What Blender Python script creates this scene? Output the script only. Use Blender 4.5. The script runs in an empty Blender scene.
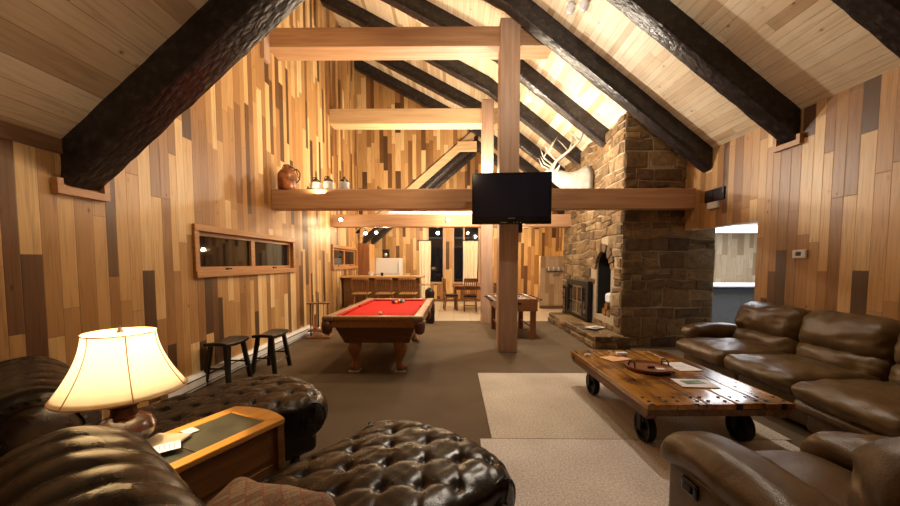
import bpy, bmesh, math, random
from mathutils import Vector, Matrix, noise
random.seed(11)
PI = math.pi
sc = bpy.context.scene
COL = sc.collection

# ------------------------------------------------------------------ camera
cam_d = bpy.data.cameras.new('camera'); cam = bpy.data.objects.new('camera', cam_d); COL.objects.link(cam)
cam_d.sensor_width = 36; cam_d.lens = 368.0/900*36; cam_d.shift_y = (284-253)/900.0
cam_d.clip_start = .03; cam_d.clip_end = 100
cam.location = (0, 0, 1.5); cam.rotation_euler = (PI/2-.0577, 0, .0110)
sc.camera = cam

# ------------------------------------------------------------------ world, exposure
w = bpy.data.worlds.new('night'); sc.world = w; w.use_nodes = True
w.node_tree.nodes['Background'].inputs[0].default_value = (.012, .016, .03, 1)
w.node_tree.nodes['Background'].inputs[1].default_value = .5
sc.view_settings.view_transform = 'Standard'; sc.view_settings.look = 'None'
sc.view_settings.gamma = 1; sc.view_settings.use_curve_mapping = False
sc.view_settings.exposure = 0.12

WARM = (1, .74, .44); WWHITE = (1, .86, .66); COOL = (.92, .95, 1)
def lamp(name, kind, loc, power, color=WARM, size=.05, aim=None, cone=None, blend=.6, sy=None):
    d = bpy.data.lights.new(name, kind); d.energy = power; d.color = color
    if kind == 'AREA':
        d.size = size
        if sy: d.shape = 'RECTANGLE'; d.size_y = sy
    else: d.shadow_soft_size = size
    if kind == 'SPOT': d.spot_size = cone; d.spot_blend = blend
    o = bpy.data.objects.new(name, d); COL.objects.link(o); o.location = loc
    if aim is not None:
        o.rotation_euler = (Vector(aim)-Vector(loc)).to_track_quat('-Z', 'Y').to_euler()
    return o
# floods on the timber frame that wash the roof, the chimney and the tall wall
lamp('flood_light', 'SPOT', (1.0, 7.0, 3.15), 300, (1, .88, .70), .06, aim=(2.94, 7.6, 3.75), cone=1.5)
lamp('flood_light', 'POINT', (1.25, 6.85, 3.02), 190, (1, .88, .72), .07)
lamp('flood_light', 'POINT', (.45, 8.70, 3.45), 190, WWHITE, .07)
lamp('strip_light', 'AREA', (-.4, 9.45, 2.86), 120, (1, .86, .62), 2.6, aim=(-.6, 9.3, 6), sy=.12)
lamp('strip_light', 'AREA', (-1.7, 7.05, 2.66), 50, (1, .78, .46), 2.4, aim=(-2.1, 7.3, 6), sy=.12)
# track heads and kitchen spots
lamp('track_light', 'POINT', (-2.70, 8.75, 2.45), 8, WARM, .04)
lamp('track_light', 'POINT', (-.15, 8.75, 2.50), 30, WARM, .04)
lamp('kitchen_light', 'POINT', (-2.0, 10.8, 2.30), 50, WARM, .05)
lamp('kitchen_light', 'POINT', (-1.2, 12.7, 2.7), 80, WARM, .05)
lamp('dining_light', 'POINT', (.6, 12.3, 2.8), 100, WARM, .05)
lamp('hall_light', 'POINT', (2.35, 12.6, 1.95), 60, (1, .7, .35), .05)
# spots over the sitting area (on the rafters), and added fill lamps
lamp('sitting_spot', 'SPOT', (1.55, 5.0, 4.55), 250, (1, .86, .70), .05, aim=(1.35, 2.5, 0), cone=1.35)
lamp('roof_fill', 'POINT', (.75, 4.35, 4.55), 70, (1, .86, .68), .07)  # added fill for the near ceiling and beam fronts; no fitting there
lamp('wall_fill', 'SPOT', (.2, 3.9, 4.5), 210, (1, .74, .42), .05, aim=(-3.0, 5.4, 3.0), cone=1.9)  # added light that brightens the tall board wall, without a lamp body
lamp('pool_spot', 'SPOT', (-1.0, 6.0, 4.85), 165, WARM, .06, aim=(-1.1, 6.0, 0), cone=1.5)
lamp('rear_fill', 'POINT', (-.4, -1.2, 4.5), 12, WARM, .12)  # weak fill added behind the camera; no fixture
# next room
lamp('side_room_light', 'AREA', (5.6, 7.2, 2.25), 70, COOL, 1.6, aim=(5.6, 7.2, 0), sy=1.6)

# ------------------------------------------------------------------ materials
def newmat(name):
    m = bpy.data.materials.new(name); m.use_nodes = True
    nt = m.node_tree; return m, nt, nt.nodes['Principled BSDF']
def N(nt, t, **k):
    n = nt.nodes.new(t)
    for a, b in k.items(): setattr(n, a, b)
    return n
def L(nt, a, b): nt.links.new(a, b)
def math_(nt, op, a, b=None, c=None):
    n = N(nt, 'ShaderNodeMath', operation=op)
    for i, v in enumerate((a, b, c)):
        if v is None: continue
        if isinstance(v, (int, float)): n.inputs[i].default_value = v
        else: L(nt, v, n.inputs[i])
    return n.outputs[0]
def ramp(nt, fac, stops, mode='LINEAR'):
    r = N(nt, 'ShaderNodeValToRGB'); r.color_ramp.interpolation = mode
    e = r.color_ramp.elements
    while len(e) > 1: e.remove(e[-1])
    e[0].position = stops[0][0]; e[0].color = (*stops[0][1], 1)
    for p, c in stops[1:]:
        x = e.new(p); x.color = (*c, 1)
    L(nt, fac, r.inputs[0]); return r.outputs[0]
def bump(nt, bsdf, h, strength=.3, dist=.01):
    b = N(nt, 'ShaderNodeBump'); b.inputs['Strength'].default_value = strength; b.inputs['Distance'].default_value = dist
    L(nt, h, b.inputs['Height']); L(nt, b.outputs[0], bsdf.inputs['Normal'])
def mulcol(nt, a, b, fac=1.0):
    m = N(nt, 'ShaderNodeMix', data_type='RGBA', blend_type='MULTIPLY'); m.inputs[0].default_value = fac
    L(nt, a, m.inputs[6]); L(nt, b, m.inputs[7]); return m.outputs[2]

def flat(name, col, rough=.6, metal=0, emit=None, es=1, spec=.5, noise_amt=.12, nscale=18, coat=0):
    m, nt, b = newmat(name)
    b.inputs['Roughness'].default_value = rough; b.inputs['Metallic'].default_value = metal
    b.inputs['Specular IOR Level'].default_value = spec
    b.inputs['Coat Weight'].default_value = coat
    tc = N(nt, 'ShaderNodeTexCoord'); nz = N(nt, 'ShaderNodeTexNoise'); nz.inputs['Scale'].default_value = nscale; nz.inputs['Detail'].default_value = 4
    L(nt, tc.outputs['Object'], nz.inputs['Vector'])
    lo = tuple(max(0, c*(1-noise_amt)) for c in col); hi = tuple(min(1, c*(1+noise_amt)) for c in col)
    L(nt, ramp(nt, nz.outputs[0], [(.3, lo), (.7, hi)]), b.inputs['Base Color'])
    if emit:
        b.inputs['Emission Color'].default_value = (*emit, 1); b.inputs['Emission Strength'].default_value = es
    return m

def planks(name, ua, va, width, length, palette, rough=.42, rnd=.75, grain=1.0, tilt=None):
    """boards along axis va laid side by side along axis ua; random lengths and colours"""
    m, nt, b = newmat(name)
    tc = N(nt, 'ShaderNodeTexCoord'); sp = N(nt, 'ShaderNodeSeparateXYZ'); L(nt, tc.outputs['Object'], sp.inputs[0])
    u = sp.outputs['XYZ'.index(ua)]; v = sp.outputs['XYZ'.index(va)]
    us = math_(nt, 'DIVIDE', u, width)
    v1 = N(nt, 'ShaderNodeTexVoronoi', voronoi_dimensions='1D', feature='F1'); v1.inputs['Randomness'].default_value = rnd; v1.inputs['Scale'].default_value = 1
    e1 = N(nt, 'ShaderNodeTexVoronoi', voronoi_dimensions='1D', feature='DISTANCE_TO_EDGE'); e1.inputs['Randomness'].default_value = rnd; e1.inputs['Scale'].default_value = 1
    L(nt, us, v1.inputs['W']); L(nt, us, e1.inputs['W'])
    sc1 = N(nt, 'ShaderNodeSeparateColor'); L(nt, v1.outputs['Color'], sc1.inputs[0])
    off = math_(nt, 'MULTIPLY', sc1.outputs[0], 37.3)
    vs = math_(nt, 'ADD', math_(nt, 'DIVIDE', v, length), off)
    v2 = N(nt, 'ShaderNodeTexVoronoi', voronoi_dimensions='1D', feature='F1'); v2.inputs['Randomness'].default_value = .9; v2.inputs['Scale'].default_value = 1
    e2 = N(nt, 'ShaderNodeTexVoronoi', voronoi_dimensions='1D', feature='DISTANCE_TO_EDGE'); e2.inputs['Randomness'].default_value = .9; e2.inputs['Scale'].default_value = 1
    L(nt, vs, v2.inputs['W']); L(nt, vs, e2.inputs['W'])
    sc2 = N(nt, 'ShaderNodeSeparateColor'); L(nt, v2.outputs['Color'], sc2.inputs[0])
    col = ramp(nt, sc2.outputs[0], palette)
    # grain stretched along the board, shifted per board
    cx = N(nt, 'ShaderNodeCombineXYZ')
    L(nt, math_(nt, 'MULTIPLY', u, 42), cx.inputs[0]); L(nt, math_(nt, 'MULTIPLY', v, 2.2), cx.inputs[1]); L(nt, math_(nt, 'MULTIPLY', sc2.outputs[1], 50), cx.inputs[2])
    g = N(nt, 'ShaderNodeTexNoise'); g.inputs['Scale'].default_value = 1; g.inputs['Detail'].default_value = 6; g.inputs['Distortion'].default_value = .8
    L(nt, cx.outputs[0], g.inputs['Vector'])
    gc = ramp(nt, g.outputs[0], [(.25, (1-.38*grain,)*3), (.5, (1-.08*grain,)*3), (.75, (1, 1, 1))])
    col = mulcol(nt, col, gc)
    # knots
    cx2 = N(nt, 'ShaderNodeCombineXYZ')
    L(nt, math_(nt, 'MULTIPLY', u, 6), cx2.inputs[0]); L(nt, math_(nt, 'MULTIPLY', v, 3.2), cx2.inputs[1]); L(nt, math_(nt, 'MULTIPLY', sc1.outputs[1], 9), cx2.inputs[2])
    k = N(nt, 'ShaderNodeTexVoronoi'); k.inputs['Scale'].default_value = 1; L(nt, cx2.outputs[0], k.inputs['Vector'])
    col = mulcol(nt, col, ramp(nt, k.outputs[0], [(.02, (.25, .15, .1)), (.055, (.75, .68, .6)), (.11, (1, 1, 1))]))
    d1 = math_(nt, 'MULTIPLY', e1.outputs['Distance'], width); d2 = math_(nt, 'MULTIPLY', e2.outputs['Distance'], length)
    dm = math_(nt, 'MINIMUM', d1, d2)
    col = mulcol(nt, col, ramp(nt, math_(nt, 'MULTIPLY', dm, 100), [(.06, (.35, .28, .22)), (.22, (1, 1, 1))]))
    L(nt, col, b.inputs['Base Color']); b.inputs['Roughness'].default_value = rough
    hh = ramp(nt, math_(nt, 'MULTIPLY', dm, 100), [(.0, (0, 0, 0)), (.5, (1, 1, 1))])
    bump(nt, b, math_(nt, 'ADD', hh, math_(nt, 'MULTIPLY', g.outputs[0], .25)), .35, .004)
    return m

PAL_WALL = [(0, (.085, .038, .014)), (.13, (.15, .065, .021)), (.27, (.28, .130, .042)), (.42, (.40, .205, .072)), (.58, (.51, .285, .108)), (.76, (.63, .385, .160)), (.90, (.73, .495, .24)), (1, (.78, .55, .29))]
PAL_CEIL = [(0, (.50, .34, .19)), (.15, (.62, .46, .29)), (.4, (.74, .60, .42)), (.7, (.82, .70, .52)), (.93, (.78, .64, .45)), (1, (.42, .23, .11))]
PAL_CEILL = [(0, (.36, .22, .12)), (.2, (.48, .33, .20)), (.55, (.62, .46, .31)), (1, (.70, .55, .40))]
M = {}
M['wall_y'] = planks('side wall boards', 'Y', 'Z', .125, 1.35, PAL_WALL)
M['wall_x'] = planks('end wall boards', 'X', 'Z', .13, 1.2, PAL_WALL)
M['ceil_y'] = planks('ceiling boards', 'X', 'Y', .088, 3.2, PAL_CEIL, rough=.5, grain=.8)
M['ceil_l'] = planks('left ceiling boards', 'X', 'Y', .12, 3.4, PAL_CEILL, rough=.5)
PAL_PALE = [(0, (.38, .26, .15)), (.4, (.55, .42, .27)), (1, (.66, .54, .38))]
M['wall_pale'] = planks('pale partition boards', 'X', 'Z', .15, .7, PAL_PALE)

def wood(name, c1, c2, axis='Z', rough=.4, scale=1.0, coat=0, bumpy=.15):
    m, nt, b = newmat(name)
    tc = N(nt, 'ShaderNodeTexCoord'); mp = N(nt, 'ShaderNodeMapping')
    s = [26*scale]*3; s['XYZ'.index(axis)] = 1.6*scale; mp.inputs['Scale'].default_value = s
    L(nt, tc.outputs['Object'], mp.inputs[0])
    g = N(nt, 'ShaderNodeTexNoise'); g.inputs['Scale'].default_value = 1; g.inputs['Detail'].default_value = 7; g.inputs['Distortion'].default_value = .6
    L(nt, mp.outputs[0], g.inputs['Vector'])
    L(nt, ramp(nt, g.outputs[0], [(.3, c1), (.7, c2)]), b.inputs['Base Color'])
    b.inputs['Roughness'].default_value = rough; b.inputs['Coat Weight'].default_value = coat; b.inputs['Coat Roughness'].default_value = .15
    bump(nt, b, g.outputs[0], bumpy, .004)
    return m
M['beam'] = wood('fir beam', (.38, .195, .095), (.54, .315, .17), 'X', .5, .6)
M['post'] = wood('fir post', (.38, .235, .15), (.54, .36, .25), 'Z', .5, .6)
M['post_pale'] = wood('pale trim wood', (.54, .35, .18), (.70, .49, .28), 'X', .5, .6)
M['trim'] = wood('window trim wood', (.34, .15, .05), (.48, .24, .085), 'Y', .4)
M['trimdark'] = wood('dark eave trim', (.12, .055, .025), (.2, .1, .045), 'Y', .5)
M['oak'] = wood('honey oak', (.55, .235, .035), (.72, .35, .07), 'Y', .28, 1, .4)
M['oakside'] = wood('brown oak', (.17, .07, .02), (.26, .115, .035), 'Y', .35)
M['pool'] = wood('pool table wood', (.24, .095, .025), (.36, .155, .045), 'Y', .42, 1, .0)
M['pooldark'] = wood('dark brown panel wood', (.12, .05, .018), (.19, .085, .03), 'X', .35)  # darker brown wood for the pool body and bar front
M['chair'] = wood('stained chair wood', (.17, .062, .024), (.29, .12, .045), 'Z', .35)
M['chairseat'] = wood('golden chair seat', (.48, .25, .08), (.6, .34, .12), 'X', .35)
M['black'] = flat('black painted wood', (.012, .009, .008), .35, spec=.4)
M['blackplastic'] = flat('black gloss plastic', (.006, .006, .007), .12)
M['screen'] = flat('dark screen glass', (.008, .011, .030), .12, noise_amt=.02)
M['iron'] = flat('dark cast iron', (.015, .013, .014), .5, .6)
M['white'] = flat('white enamel', (.74, .74, .76), .4, noise_amt=.03)
M['paper'] = flat('white paper', (.66, .66, .68), .7, noise_amt=.02)
M['ink'] = flat('printed ink', (.12, .12, .13), .8)
M['silver'] = flat('silver metal', (.5, .5, .52), .3, .9)
M['redcloth'] = flat('red baize', (.62, .018, .012), .85, spec=.15, noise_amt=.06, nscale=60)
M['redcushion'] = flat('red rail cushion', (.50, .014, .010), .8, spec=.15, noise_amt=.06, nscale=60)
M['brass'] = flat('tarnished brass casting', (.26, .19, .11), .45, .5)
M['pocket'] = flat('brown pocket leather', (.10, .030, .016), .5)
M['rug'] = None
M['cream'] = flat('cream curtain cloth', (.80, .74, .60), .85, noise_amt=.05)
M['mount'] = flat('pale hide', (.36, .34, .29), .9, noise_amt=.18, nscale=9)
M['antler'] = flat('bleached antler', (.38, .33, .25), .55, noise_amt=.2, nscale=12)
M['stonejug'] = flat('salt glazed jug', (.42, .40, .42), .35, noise_amt=.06)
M['jugbrown'] = flat('brown jug glaze', (.07, .03, .012), .25)
M['copper'] = flat('mottled copper glaze', (.26, .09, .035), .3, noise_amt=.8, nscale=9)
M['niche_shade'] = flat('niche shade black', (.008, .007, .006), .9)  # near-black that paints the shade inside the arched niche
M['lampbase'] = flat('red brown glazed ceramic', (.045, .012, .006), .2, coat=.1, noise_amt=.25, nscale=7)
M['bulb'] = flat('lit bulb', (1, 1, 1), .5, emit=(1, .86, .62), es=35)
M['tube'] = flat('lit tube', (1, 1, 1), .5, emit=(1, .93, .82), es=2.5)
M['panel'] = flat('lit ceiling panel', (1, 1, 1), .5, emit=(.95, .97, 1), es=2.2)
M['offglobe'] = flat('opal glass globe', (.62, .63, .66), .2, noise_amt=.03)
M['bluegrey'] = flat('blue grey cabinet paint', (.085, .095, .108), .6)
M['navy'] = flat('dark blue counter', (.03, .045, .09), .2)
M['plaster'] = flat('white ceiling plaster', (.75, .75, .76), .8, noise_amt=.03)

def carpet(name, c1, c2, scale=160, b_=.5):
    m, nt, b = newmat(name)
    tc = N(nt, 'ShaderNodeTexCoord'); n1 = N(nt, 'ShaderNodeTexNoise'); n1.inputs['Scale'].default_value = scale; n1.inputs['Detail'].default_value = 3
    n2 = N(nt, 'ShaderNodeTexNoise'); n2.inputs['Scale'].default_value = 2.2; n2.inputs['Detail'].default_value = 5
    L(nt, tc.outputs['Object'], n1.inputs['Vector']); L(nt, tc.outputs['Object'], n2.inputs['Vector'])
    c = ramp(nt, n1.outputs[0], [(.35, c1), (.65, c2)])
    c = mulcol(nt, c, ramp(nt, n2.outputs[0], [(.3, (.82,)*3), (.7, (1, 1, 1))]))
    L(nt, c, b.inputs['Base Color']); b.inputs['Roughness'].default_value = .95; b.inputs['Specular IOR Level'].default_value = .1
    bump(nt, b, n1.outputs[0], b_, .006)
    return m
M['carpet'] = carpet('brown carpet', (.095, .067, .042), (.205, .150, .100))
M['rug'] = carpet('oatmeal rug', (.44, .38, .31), (.72, .65, .56), 70, .8)
M['rug2'] = carpet('pale grey rug', (.52, .47, .43), (.80, .74, .70), 70, .8)

def tiles(name):
    m, nt, b = newmat(name)
    tc = N(nt, 'ShaderNodeTexCoord'); br = N(nt, 'ShaderNodeTexBrick'); br.offset = 0
    br.inputs['Color1'].default_value = (.60, .52, .40, 1); br.inputs['Color2'].default_value = (.66, .58, .46, 1); br.inputs['Mortar'].default_value = (.36, .30, .22, 1)
    br.inputs['Scale'].default_value = 1; br.inputs['Mortar Size'].default_value = .008; br.inputs['Brick Width'].default_value = .45; br.inputs['Row Height'].default_value = .45
    L(nt, tc.outputs['Object'], br.inputs['Vector']); L(nt, br.outputs[0], b.inputs['Base Color']); b.inputs['Roughness'].default_value = .35
    return m
M['tile'] = tiles('cream floor tile')

def leather(name, c1, c2, rough=.34, scale=9, crease=.35):
    m, nt, b = newmat(name)
    tc = N(nt, 'ShaderNodeTexCoord'); n1 = N(nt, 'ShaderNodeTexNoise'); n1.inputs['Scale'].default_value = scale; n1.inputs['Detail'].default_value = 6; n1.inputs['Distortion'].default_value = 1.2
    v = N(nt, 'ShaderNodeTexVoronoi'); v.inputs['Scale'].default_value = 220
    L(nt, tc.outputs['Object'], n1.inputs['Vector']); L(nt, tc.outputs['Object'], v.inputs['Vector'])
    L(nt, ramp(nt, n1.outputs[0], [(.3, c1), (.72, c2)]), b.inputs['Base Color'])
    L(nt, ramp(nt, n1.outputs[0], [(.3, (rough+.08,)*3), (.7, (rough-.06,)*3)]), b.inputs['Roughness'])
    b.inputs['Specular IOR Level'].default_value = .38
    h = math_(nt, 'ADD', math_(nt, 'MULTIPLY', n1.outputs[0], 1), math_(nt, 'MULTIPLY', v.outputs[0], .12))
    bump(nt, b, h, crease, .012)
    return m
M['leather'] = leather('dark brown tufted leather', (.006, .0036, .0026), (.014, .008, .0055), .25, 6, .22)
M['brownleather'] = leather('mid brown leather', (.075, .043, .016), (.13, .078, .031), .34, 5, .5)
M['blackseat'] = leather('black seat leather', (.008, .007, .007), (.015, .013, .012), .4)

def rafter_mat():
    m, nt, b = newmat('hewn black brown timber')
    tc = N(nt, 'ShaderNodeTexCoord'); v = N(nt, 'ShaderNodeTexVoronoi', distance='CHEBYCHEV'); v.inputs['Scale'].default_value = 1
    mp = N(nt, 'ShaderNodeMapping'); mp.inputs['Scale'].default_value = (9, 22, 11)
    n0 = N(nt, 'ShaderNodeTexNoise'); n0.inputs['Scale'].default_value = 5; L(nt, tc.outputs['Object'], n0.inputs['Vector'])
    ad = N(nt, 'ShaderNodeMix', data_type='RGBA', blend_type='ADD'); ad.inputs[0].default_value = .9
    L(nt, tc.outputs['Object'], mp.inputs[0]); L(nt, mp.outputs[0], ad.inputs[6]); L(nt, n0.outputs[1], ad.inputs[7]); L(nt, ad.outputs[2], v.inputs['Vector'])
    n = N(nt, 'ShaderNodeTexNoise'); n.inputs['Scale'].default_value = 18; n.inputs['Detail'].default_value = 8; L(nt, tc.outputs['Object'], n.inputs['Vector'])
    c = ramp(nt, n.outputs[0], [(.3, (.009, .006, .007)), (.55, (.025, .018, .019)), (.75, (.060, .046, .050))])
    L(nt, mulcol(nt, c, ramp(nt, v.outputs[0], [(.25, (1, 1, 1)), (.55, (.45, .45, .45))])), b.inputs['Base Color'])
    b.inputs['Roughness'].default_value = .36
    bump(nt, b, math_(nt, 'ADD', math_(nt, 'MULTIPLY', v.outputs[0], -1.0), math_(nt, 'MULTIPLY', n.outputs[0], .5)), .7, .012)
    return m
M['rafter'] = rafter_mat()

def stone_mat(name, pal):
    m, nt, b = newmat(name)
    g = N(nt, 'ShaderNodeNewGeometry'); tc = N(nt, 'ShaderNodeTexCoord')
    n = N(nt, 'ShaderNodeTexNoise'); n.inputs['Scale'].default_value = 9; n.inputs['Detail'].default_value = 9; n.inputs['Roughness'].default_value = .7
    L(nt, tc.outputs['Object'], n.inputs['Vector'])
    c = ramp(nt, g.outputs['Random Per Island'], pal)
    c = mulcol(nt, c, ramp(nt, n.outputs[0], [(.3, (.35, .32, .3)), (.5, (.8, .78, .75)), (.7, (1.25, 1.2, 1.1))]))
    L(nt, c, b.inputs['Base Color']); b.inputs['Roughness'].default_value = .75
    bump(nt, b, n.outputs[0], .9, .05)
    return m
M['stone'] = stone_mat('rough brown sandstone', [(0, (.09, .046, .015)), (.25, (.19, .105, .036)), (.55, (.27, .16, .060)), (.75, (.13, .075, .028)), (1, (.36, .24, .11))])
M['mortar'] = flat('pale mortar', (.36, .28, .18), .9, nscale=30, noise_amt=.25)
M['slate'] = flat('grey green slate', (.060, .058, .036), .32, noise_amt=.5, nscale=6)

def shade_mat():
    m, nt, b = newmat('cream lamp shade')
    b.inputs['Base Color'].default_value = (.85, .76, .58, 1); b.inputs['Roughness'].default_value = .9
    tr = N(nt, 'ShaderNodeBsdfTranslucent'); tr.inputs[0].default_value = (1, .91, .76, 1)
    mx = N(nt, 'ShaderNodeMixShader'); mx.inputs[0].default_value = .6
    out = nt.nodes['Material Output']
    L(nt, b.outputs[0], mx.inputs[1]); L(nt, tr.outputs[0], mx.inputs[2]); L(nt, mx.outputs[0], out.inputs[0])
    return m
M['shade'] = shade_mat()
def glass_dark():
    m, nt, b = newmat('night window glass')
    b.inputs['Base Color'].default_value = (.01, .012, .018, 1); b.inputs['Roughness'].default_value = .03
    b.inputs['Transmission Weight'].default_value = .25
    b.inputs['IOR'].default_value = 1.5
    return m
M['glass'] = glass_dark()

def cart_mat():
    m, nt, b = newmat('varnished cart planks')
    tc = N(nt, 'ShaderNodeTexCoord'); mp = N(nt, 'ShaderNodeMapping'); mp.inputs['Scale'].default_value = (16, 1.6, 10)
    L(nt, tc.outputs['Object'], mp.inputs[0])
    n = N(nt, 'ShaderNodeTexNoise'); n.inputs['Scale'].default_value = 1; n.inputs['Detail'].default_value = 8; L(nt, mp.outputs[0], n.inputs['Vector'])
    n2 = N(nt, 'ShaderNodeTexNoise'); n2.inputs['Scale'].default_value = 3; n2.inputs['Detail'].default_value = 5; L(nt, tc.outputs['Object'], n2.inputs['Vector'])
    c = ramp(nt, n.outputs[0], [(.3, (.20, .080, .012)), (.5, (.40, .175, .026)), (.7, (.55, .27, .05))])
    c = mulcol(nt, c, ramp(nt, n2.outputs[0], [(.36, (.22, .17, .15)), (.52, (.85, .85, .85)), (.7, (1, 1, 1))]))
    L(nt, c, b.inputs['Base Color']); b.inputs['Roughness'].default_value = .24; b.inputs['Coat Weight'].default_value = .4; b.inputs['Coat Roughness'].default_value = .12
    bump(nt, b, n.outputs[0], .3, .01)
    return m
M['cart'] = cart_mat()
M['cartside'] = wood('scarred cart frame', (.06, .028, .010), (.20, .09, .03), 'Y', .5, .8, 0, .5)

def pillow_mat():
    m, nt, b = newmat('woven patterned fabric')
    tc = N(nt, 'ShaderNodeTexCoord'); mp = N(nt, 'ShaderNodeMapping'); mp.inputs['Rotation'].default_value = (0, 0, .6); L(nt, tc.outputs['Object'], mp.inputs[0])
    br = N(nt, 'ShaderNodeTexBrick'); br.inputs['Scale'].default_value = 16; br.inputs['Color1'].default_value = (.46, .36, .22, 1); br.inputs['Color2'].default_value = (.24, .16, .10, 1); br.inputs['Mortar'].default_value = (.42, .14, .09, 1); br.inputs['Mortar Size'].default_value = .035
    br.inputs['Brick Width'].default_value = .35; br.inputs['Row Height'].default_value = .8
    L(nt, mp.outputs[0], br.inputs['Vector'])
    n = N(nt, 'ShaderNodeTexNoise'); n.inputs['Scale'].default_value = 120; L(nt, tc.outputs['Object'], n.inputs['Vector'])
    c = mulcol(nt, br.outputs[0], ramp(nt, n.outputs[0], [(.3, (.6,)*3), (.7, (1, 1, 1))]))
    L(nt, c, b.inputs['Base Color']); b.inputs['Roughness'].default_value = .9
    return m
M['pillow'] = pillow_mat()

# ------------------------------------------------------------------ mesh helpers
class MB:
    def __init__(s): s.v = []; s.f = []
    def add(s, vs, fs):
        n = len(s.v); s.v += [tuple(p) for p in vs]; s.f += [tuple(i+n for i in f) for f in fs]; return s
    def box(s, x0, x1, y0, y1, z0, z1, xf=None):
        vs = [Vector((x, y, z)) for x in (x0, x1) for y in (y0, y1) for z in (z0, z1)]
        if xf: vs = [xf @ p for p in vs]
        return s.add(vs, [(0, 1, 3, 2), (4, 6, 7, 5), (0, 4, 5, 1), (2, 3, 7, 6), (0, 2, 6, 4), (1, 5, 7, 3)])
    def hexa(s, b, t):   # four bottom, four top corners
        return s.add(list(b)+list(t), [(3, 2, 1, 0), (4, 5, 6, 7), (0, 1, 5, 4), (1, 2, 6, 5), (2, 3, 7, 6), (3, 0, 4, 7)])
    def prism(s, poly, axis, a0, a1):
        def P(p, a):
            return {'X': (a, p[0], p[1]), 'Y': (p[0], a, p[1]), 'Z': (p[0], p[1], a)}[axis]
        n = len(poly); vs = [P(p, a0) for p in poly]+[P(p, a1) for p in poly]
        fs = [tuple(range(n-1, -1, -1)), tuple(range(n, 2*n))]+[(i, (i+1) % n, n+(i+1) % n, n+i) for i in range(n)]
        return s.add(vs, fs)
    def lathe(s, prof, seg=24, c=(0, 0, 0), xf=None, cap=True):
        n = len(prof); vs = []
        for r, z in prof:
            for k in range(seg):
                a = 2*PI*k/seg; vs.append(Vector((c[0]+r*math.cos(a), c[1]+r*math.sin(a), c[2]+z)))
        if xf: vs = [xf @ p for p in vs]
        fs = [(i*seg+k, i*seg+(k+1) % seg, (i+1)*seg+(k+1) % seg, (i+1)*seg+k) for i in range(n-1) for k in range(seg)]
        if cap: fs += [tuple(range(seg-1, -1, -1)), tuple((n-1)*seg+k for k in range(seg))]
        return s.add(vs, fs)
    def tube(s, pts, r, seg=8):
        pts = [Vector(p) for p in pts]; n = len(pts)
        rs = r if isinstance(r, (list, tuple)) else [r]*n
        vs = []; up = None
        for i, p in enumerate(pts):
            t = (pts[min(i+1, n-1)]-pts[max(i-1, 0)]).normalized()
            if up is None:
                up = Vector((0, 0, 1)) if abs(t.z) < .9 else Vector((1, 0, 0))
            a = (up - t*up.dot(t)).normalized(); b = t.cross(a); up = a
            for k in range(seg):
                q = 2*PI*k/seg; vs.append(p+(a*math.cos(q)+b*math.sin(q))*rs[i])
        fs = [(i*seg+k, i*seg+(k+1) % seg, (i+1)*seg+(k+1) % seg, (i+1)*seg+k) for i in range(n-1) for k in range(seg)]
        fs += [tuple(range(seg-1, -1, -1)), tuple((n-1)*seg+k for k in range(seg))]
        return s.add(vs, fs)
    def grid(s, fn, nu, nv, closed=False):
        vs = [fn(i/(nu-1), j/(nv-1)) for i in range(nu) for j in range(nv)]
        fs = [(i*nv+j, (i+1)*nv+j, (i+1)*nv+j+1, i*nv+j+1) for i in range(nu-1) for j in range(nv-1)]
        return s.add(vs, fs)
    def rbox(s, c, h, r, puff=(0, 0, 0), wr=0, ws=6, xf=None, seed=0, m=7, shape=None):
        """soft rounded box: centre c, half sizes h, edge radius r, puff of each face pair"""
        h = Vector(h); r = min(r, *h)
        def samp(H):
            a = [ -H + r*(1-math.cos(t*PI/8)) if False else -H + r*t/4 for t in range(4)]
            mid = [-(H-r)+2*(H-r)*i/m for i in range(m+1)]
            return a+mid+[-x for x in reversed(a)]
        S = [samp(h[i]) for i in range(3)]
        vs = []; fs = []; idx = {}
        def put(p):
            key = (round(p[0], 6), round(p[1], 6), round(p[2], 6))
            if key in idx: return idx[key]
            p = Vector(p); inner = Vector([max(-(h[i]-r), min(h[i]-r, p[i])) for i in range(3)])
            d = p-inner
            if d.length > 1e-9: nd = d.normalized()
            else: nd = Vector((0, 0, 1))
            q = inner+nd*r
            for i in range(3):
                o = [j for j in range(3) if j != i]
                k = 1
                for j in o: k *= max(0, 1-(q[j]/h[j])**2)
                q[i] += (1 if p[i] > 0 else -1)*puff[i]*k*(min(1, abs(q[i]/h[i]))**3)
            if wr:
                n0 = noise.noise(q*ws+Vector((seed, seed*2, 3)))+.6*noise.noise(q*ws*2.7+Vector((seed, 7, 3)))
                q += nd*wr*n0
            if shape: q = shape(q)
            q = q+Vector(c)
            if xf: q = xf @ q
            idx[key] = len(vs); vs.append(q); return idx[key]
        for ax in range(3):
            a, b = [j for j in range(3) if j != ax]
            for sg in (-1, 1):
                A = S[a]; B = S[b]
                for i in range(len(A)-1):
                    for j in range(len(B)-1):
                        q = []
                        for (u, v) in ((i, j), (i+1, j), (i+1, j+1), (i, j+1)):
                            p = [0, 0, 0]; p[ax] = sg*h[ax]; p[a] = A[u]; p[b] = B[v]; q.append(put(p))
                        if (sg > 0) == (ax != 1): fs.append(tuple(q))
                        else: fs.append(tuple(reversed(q)))
        return s.add(vs, fs)
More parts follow.
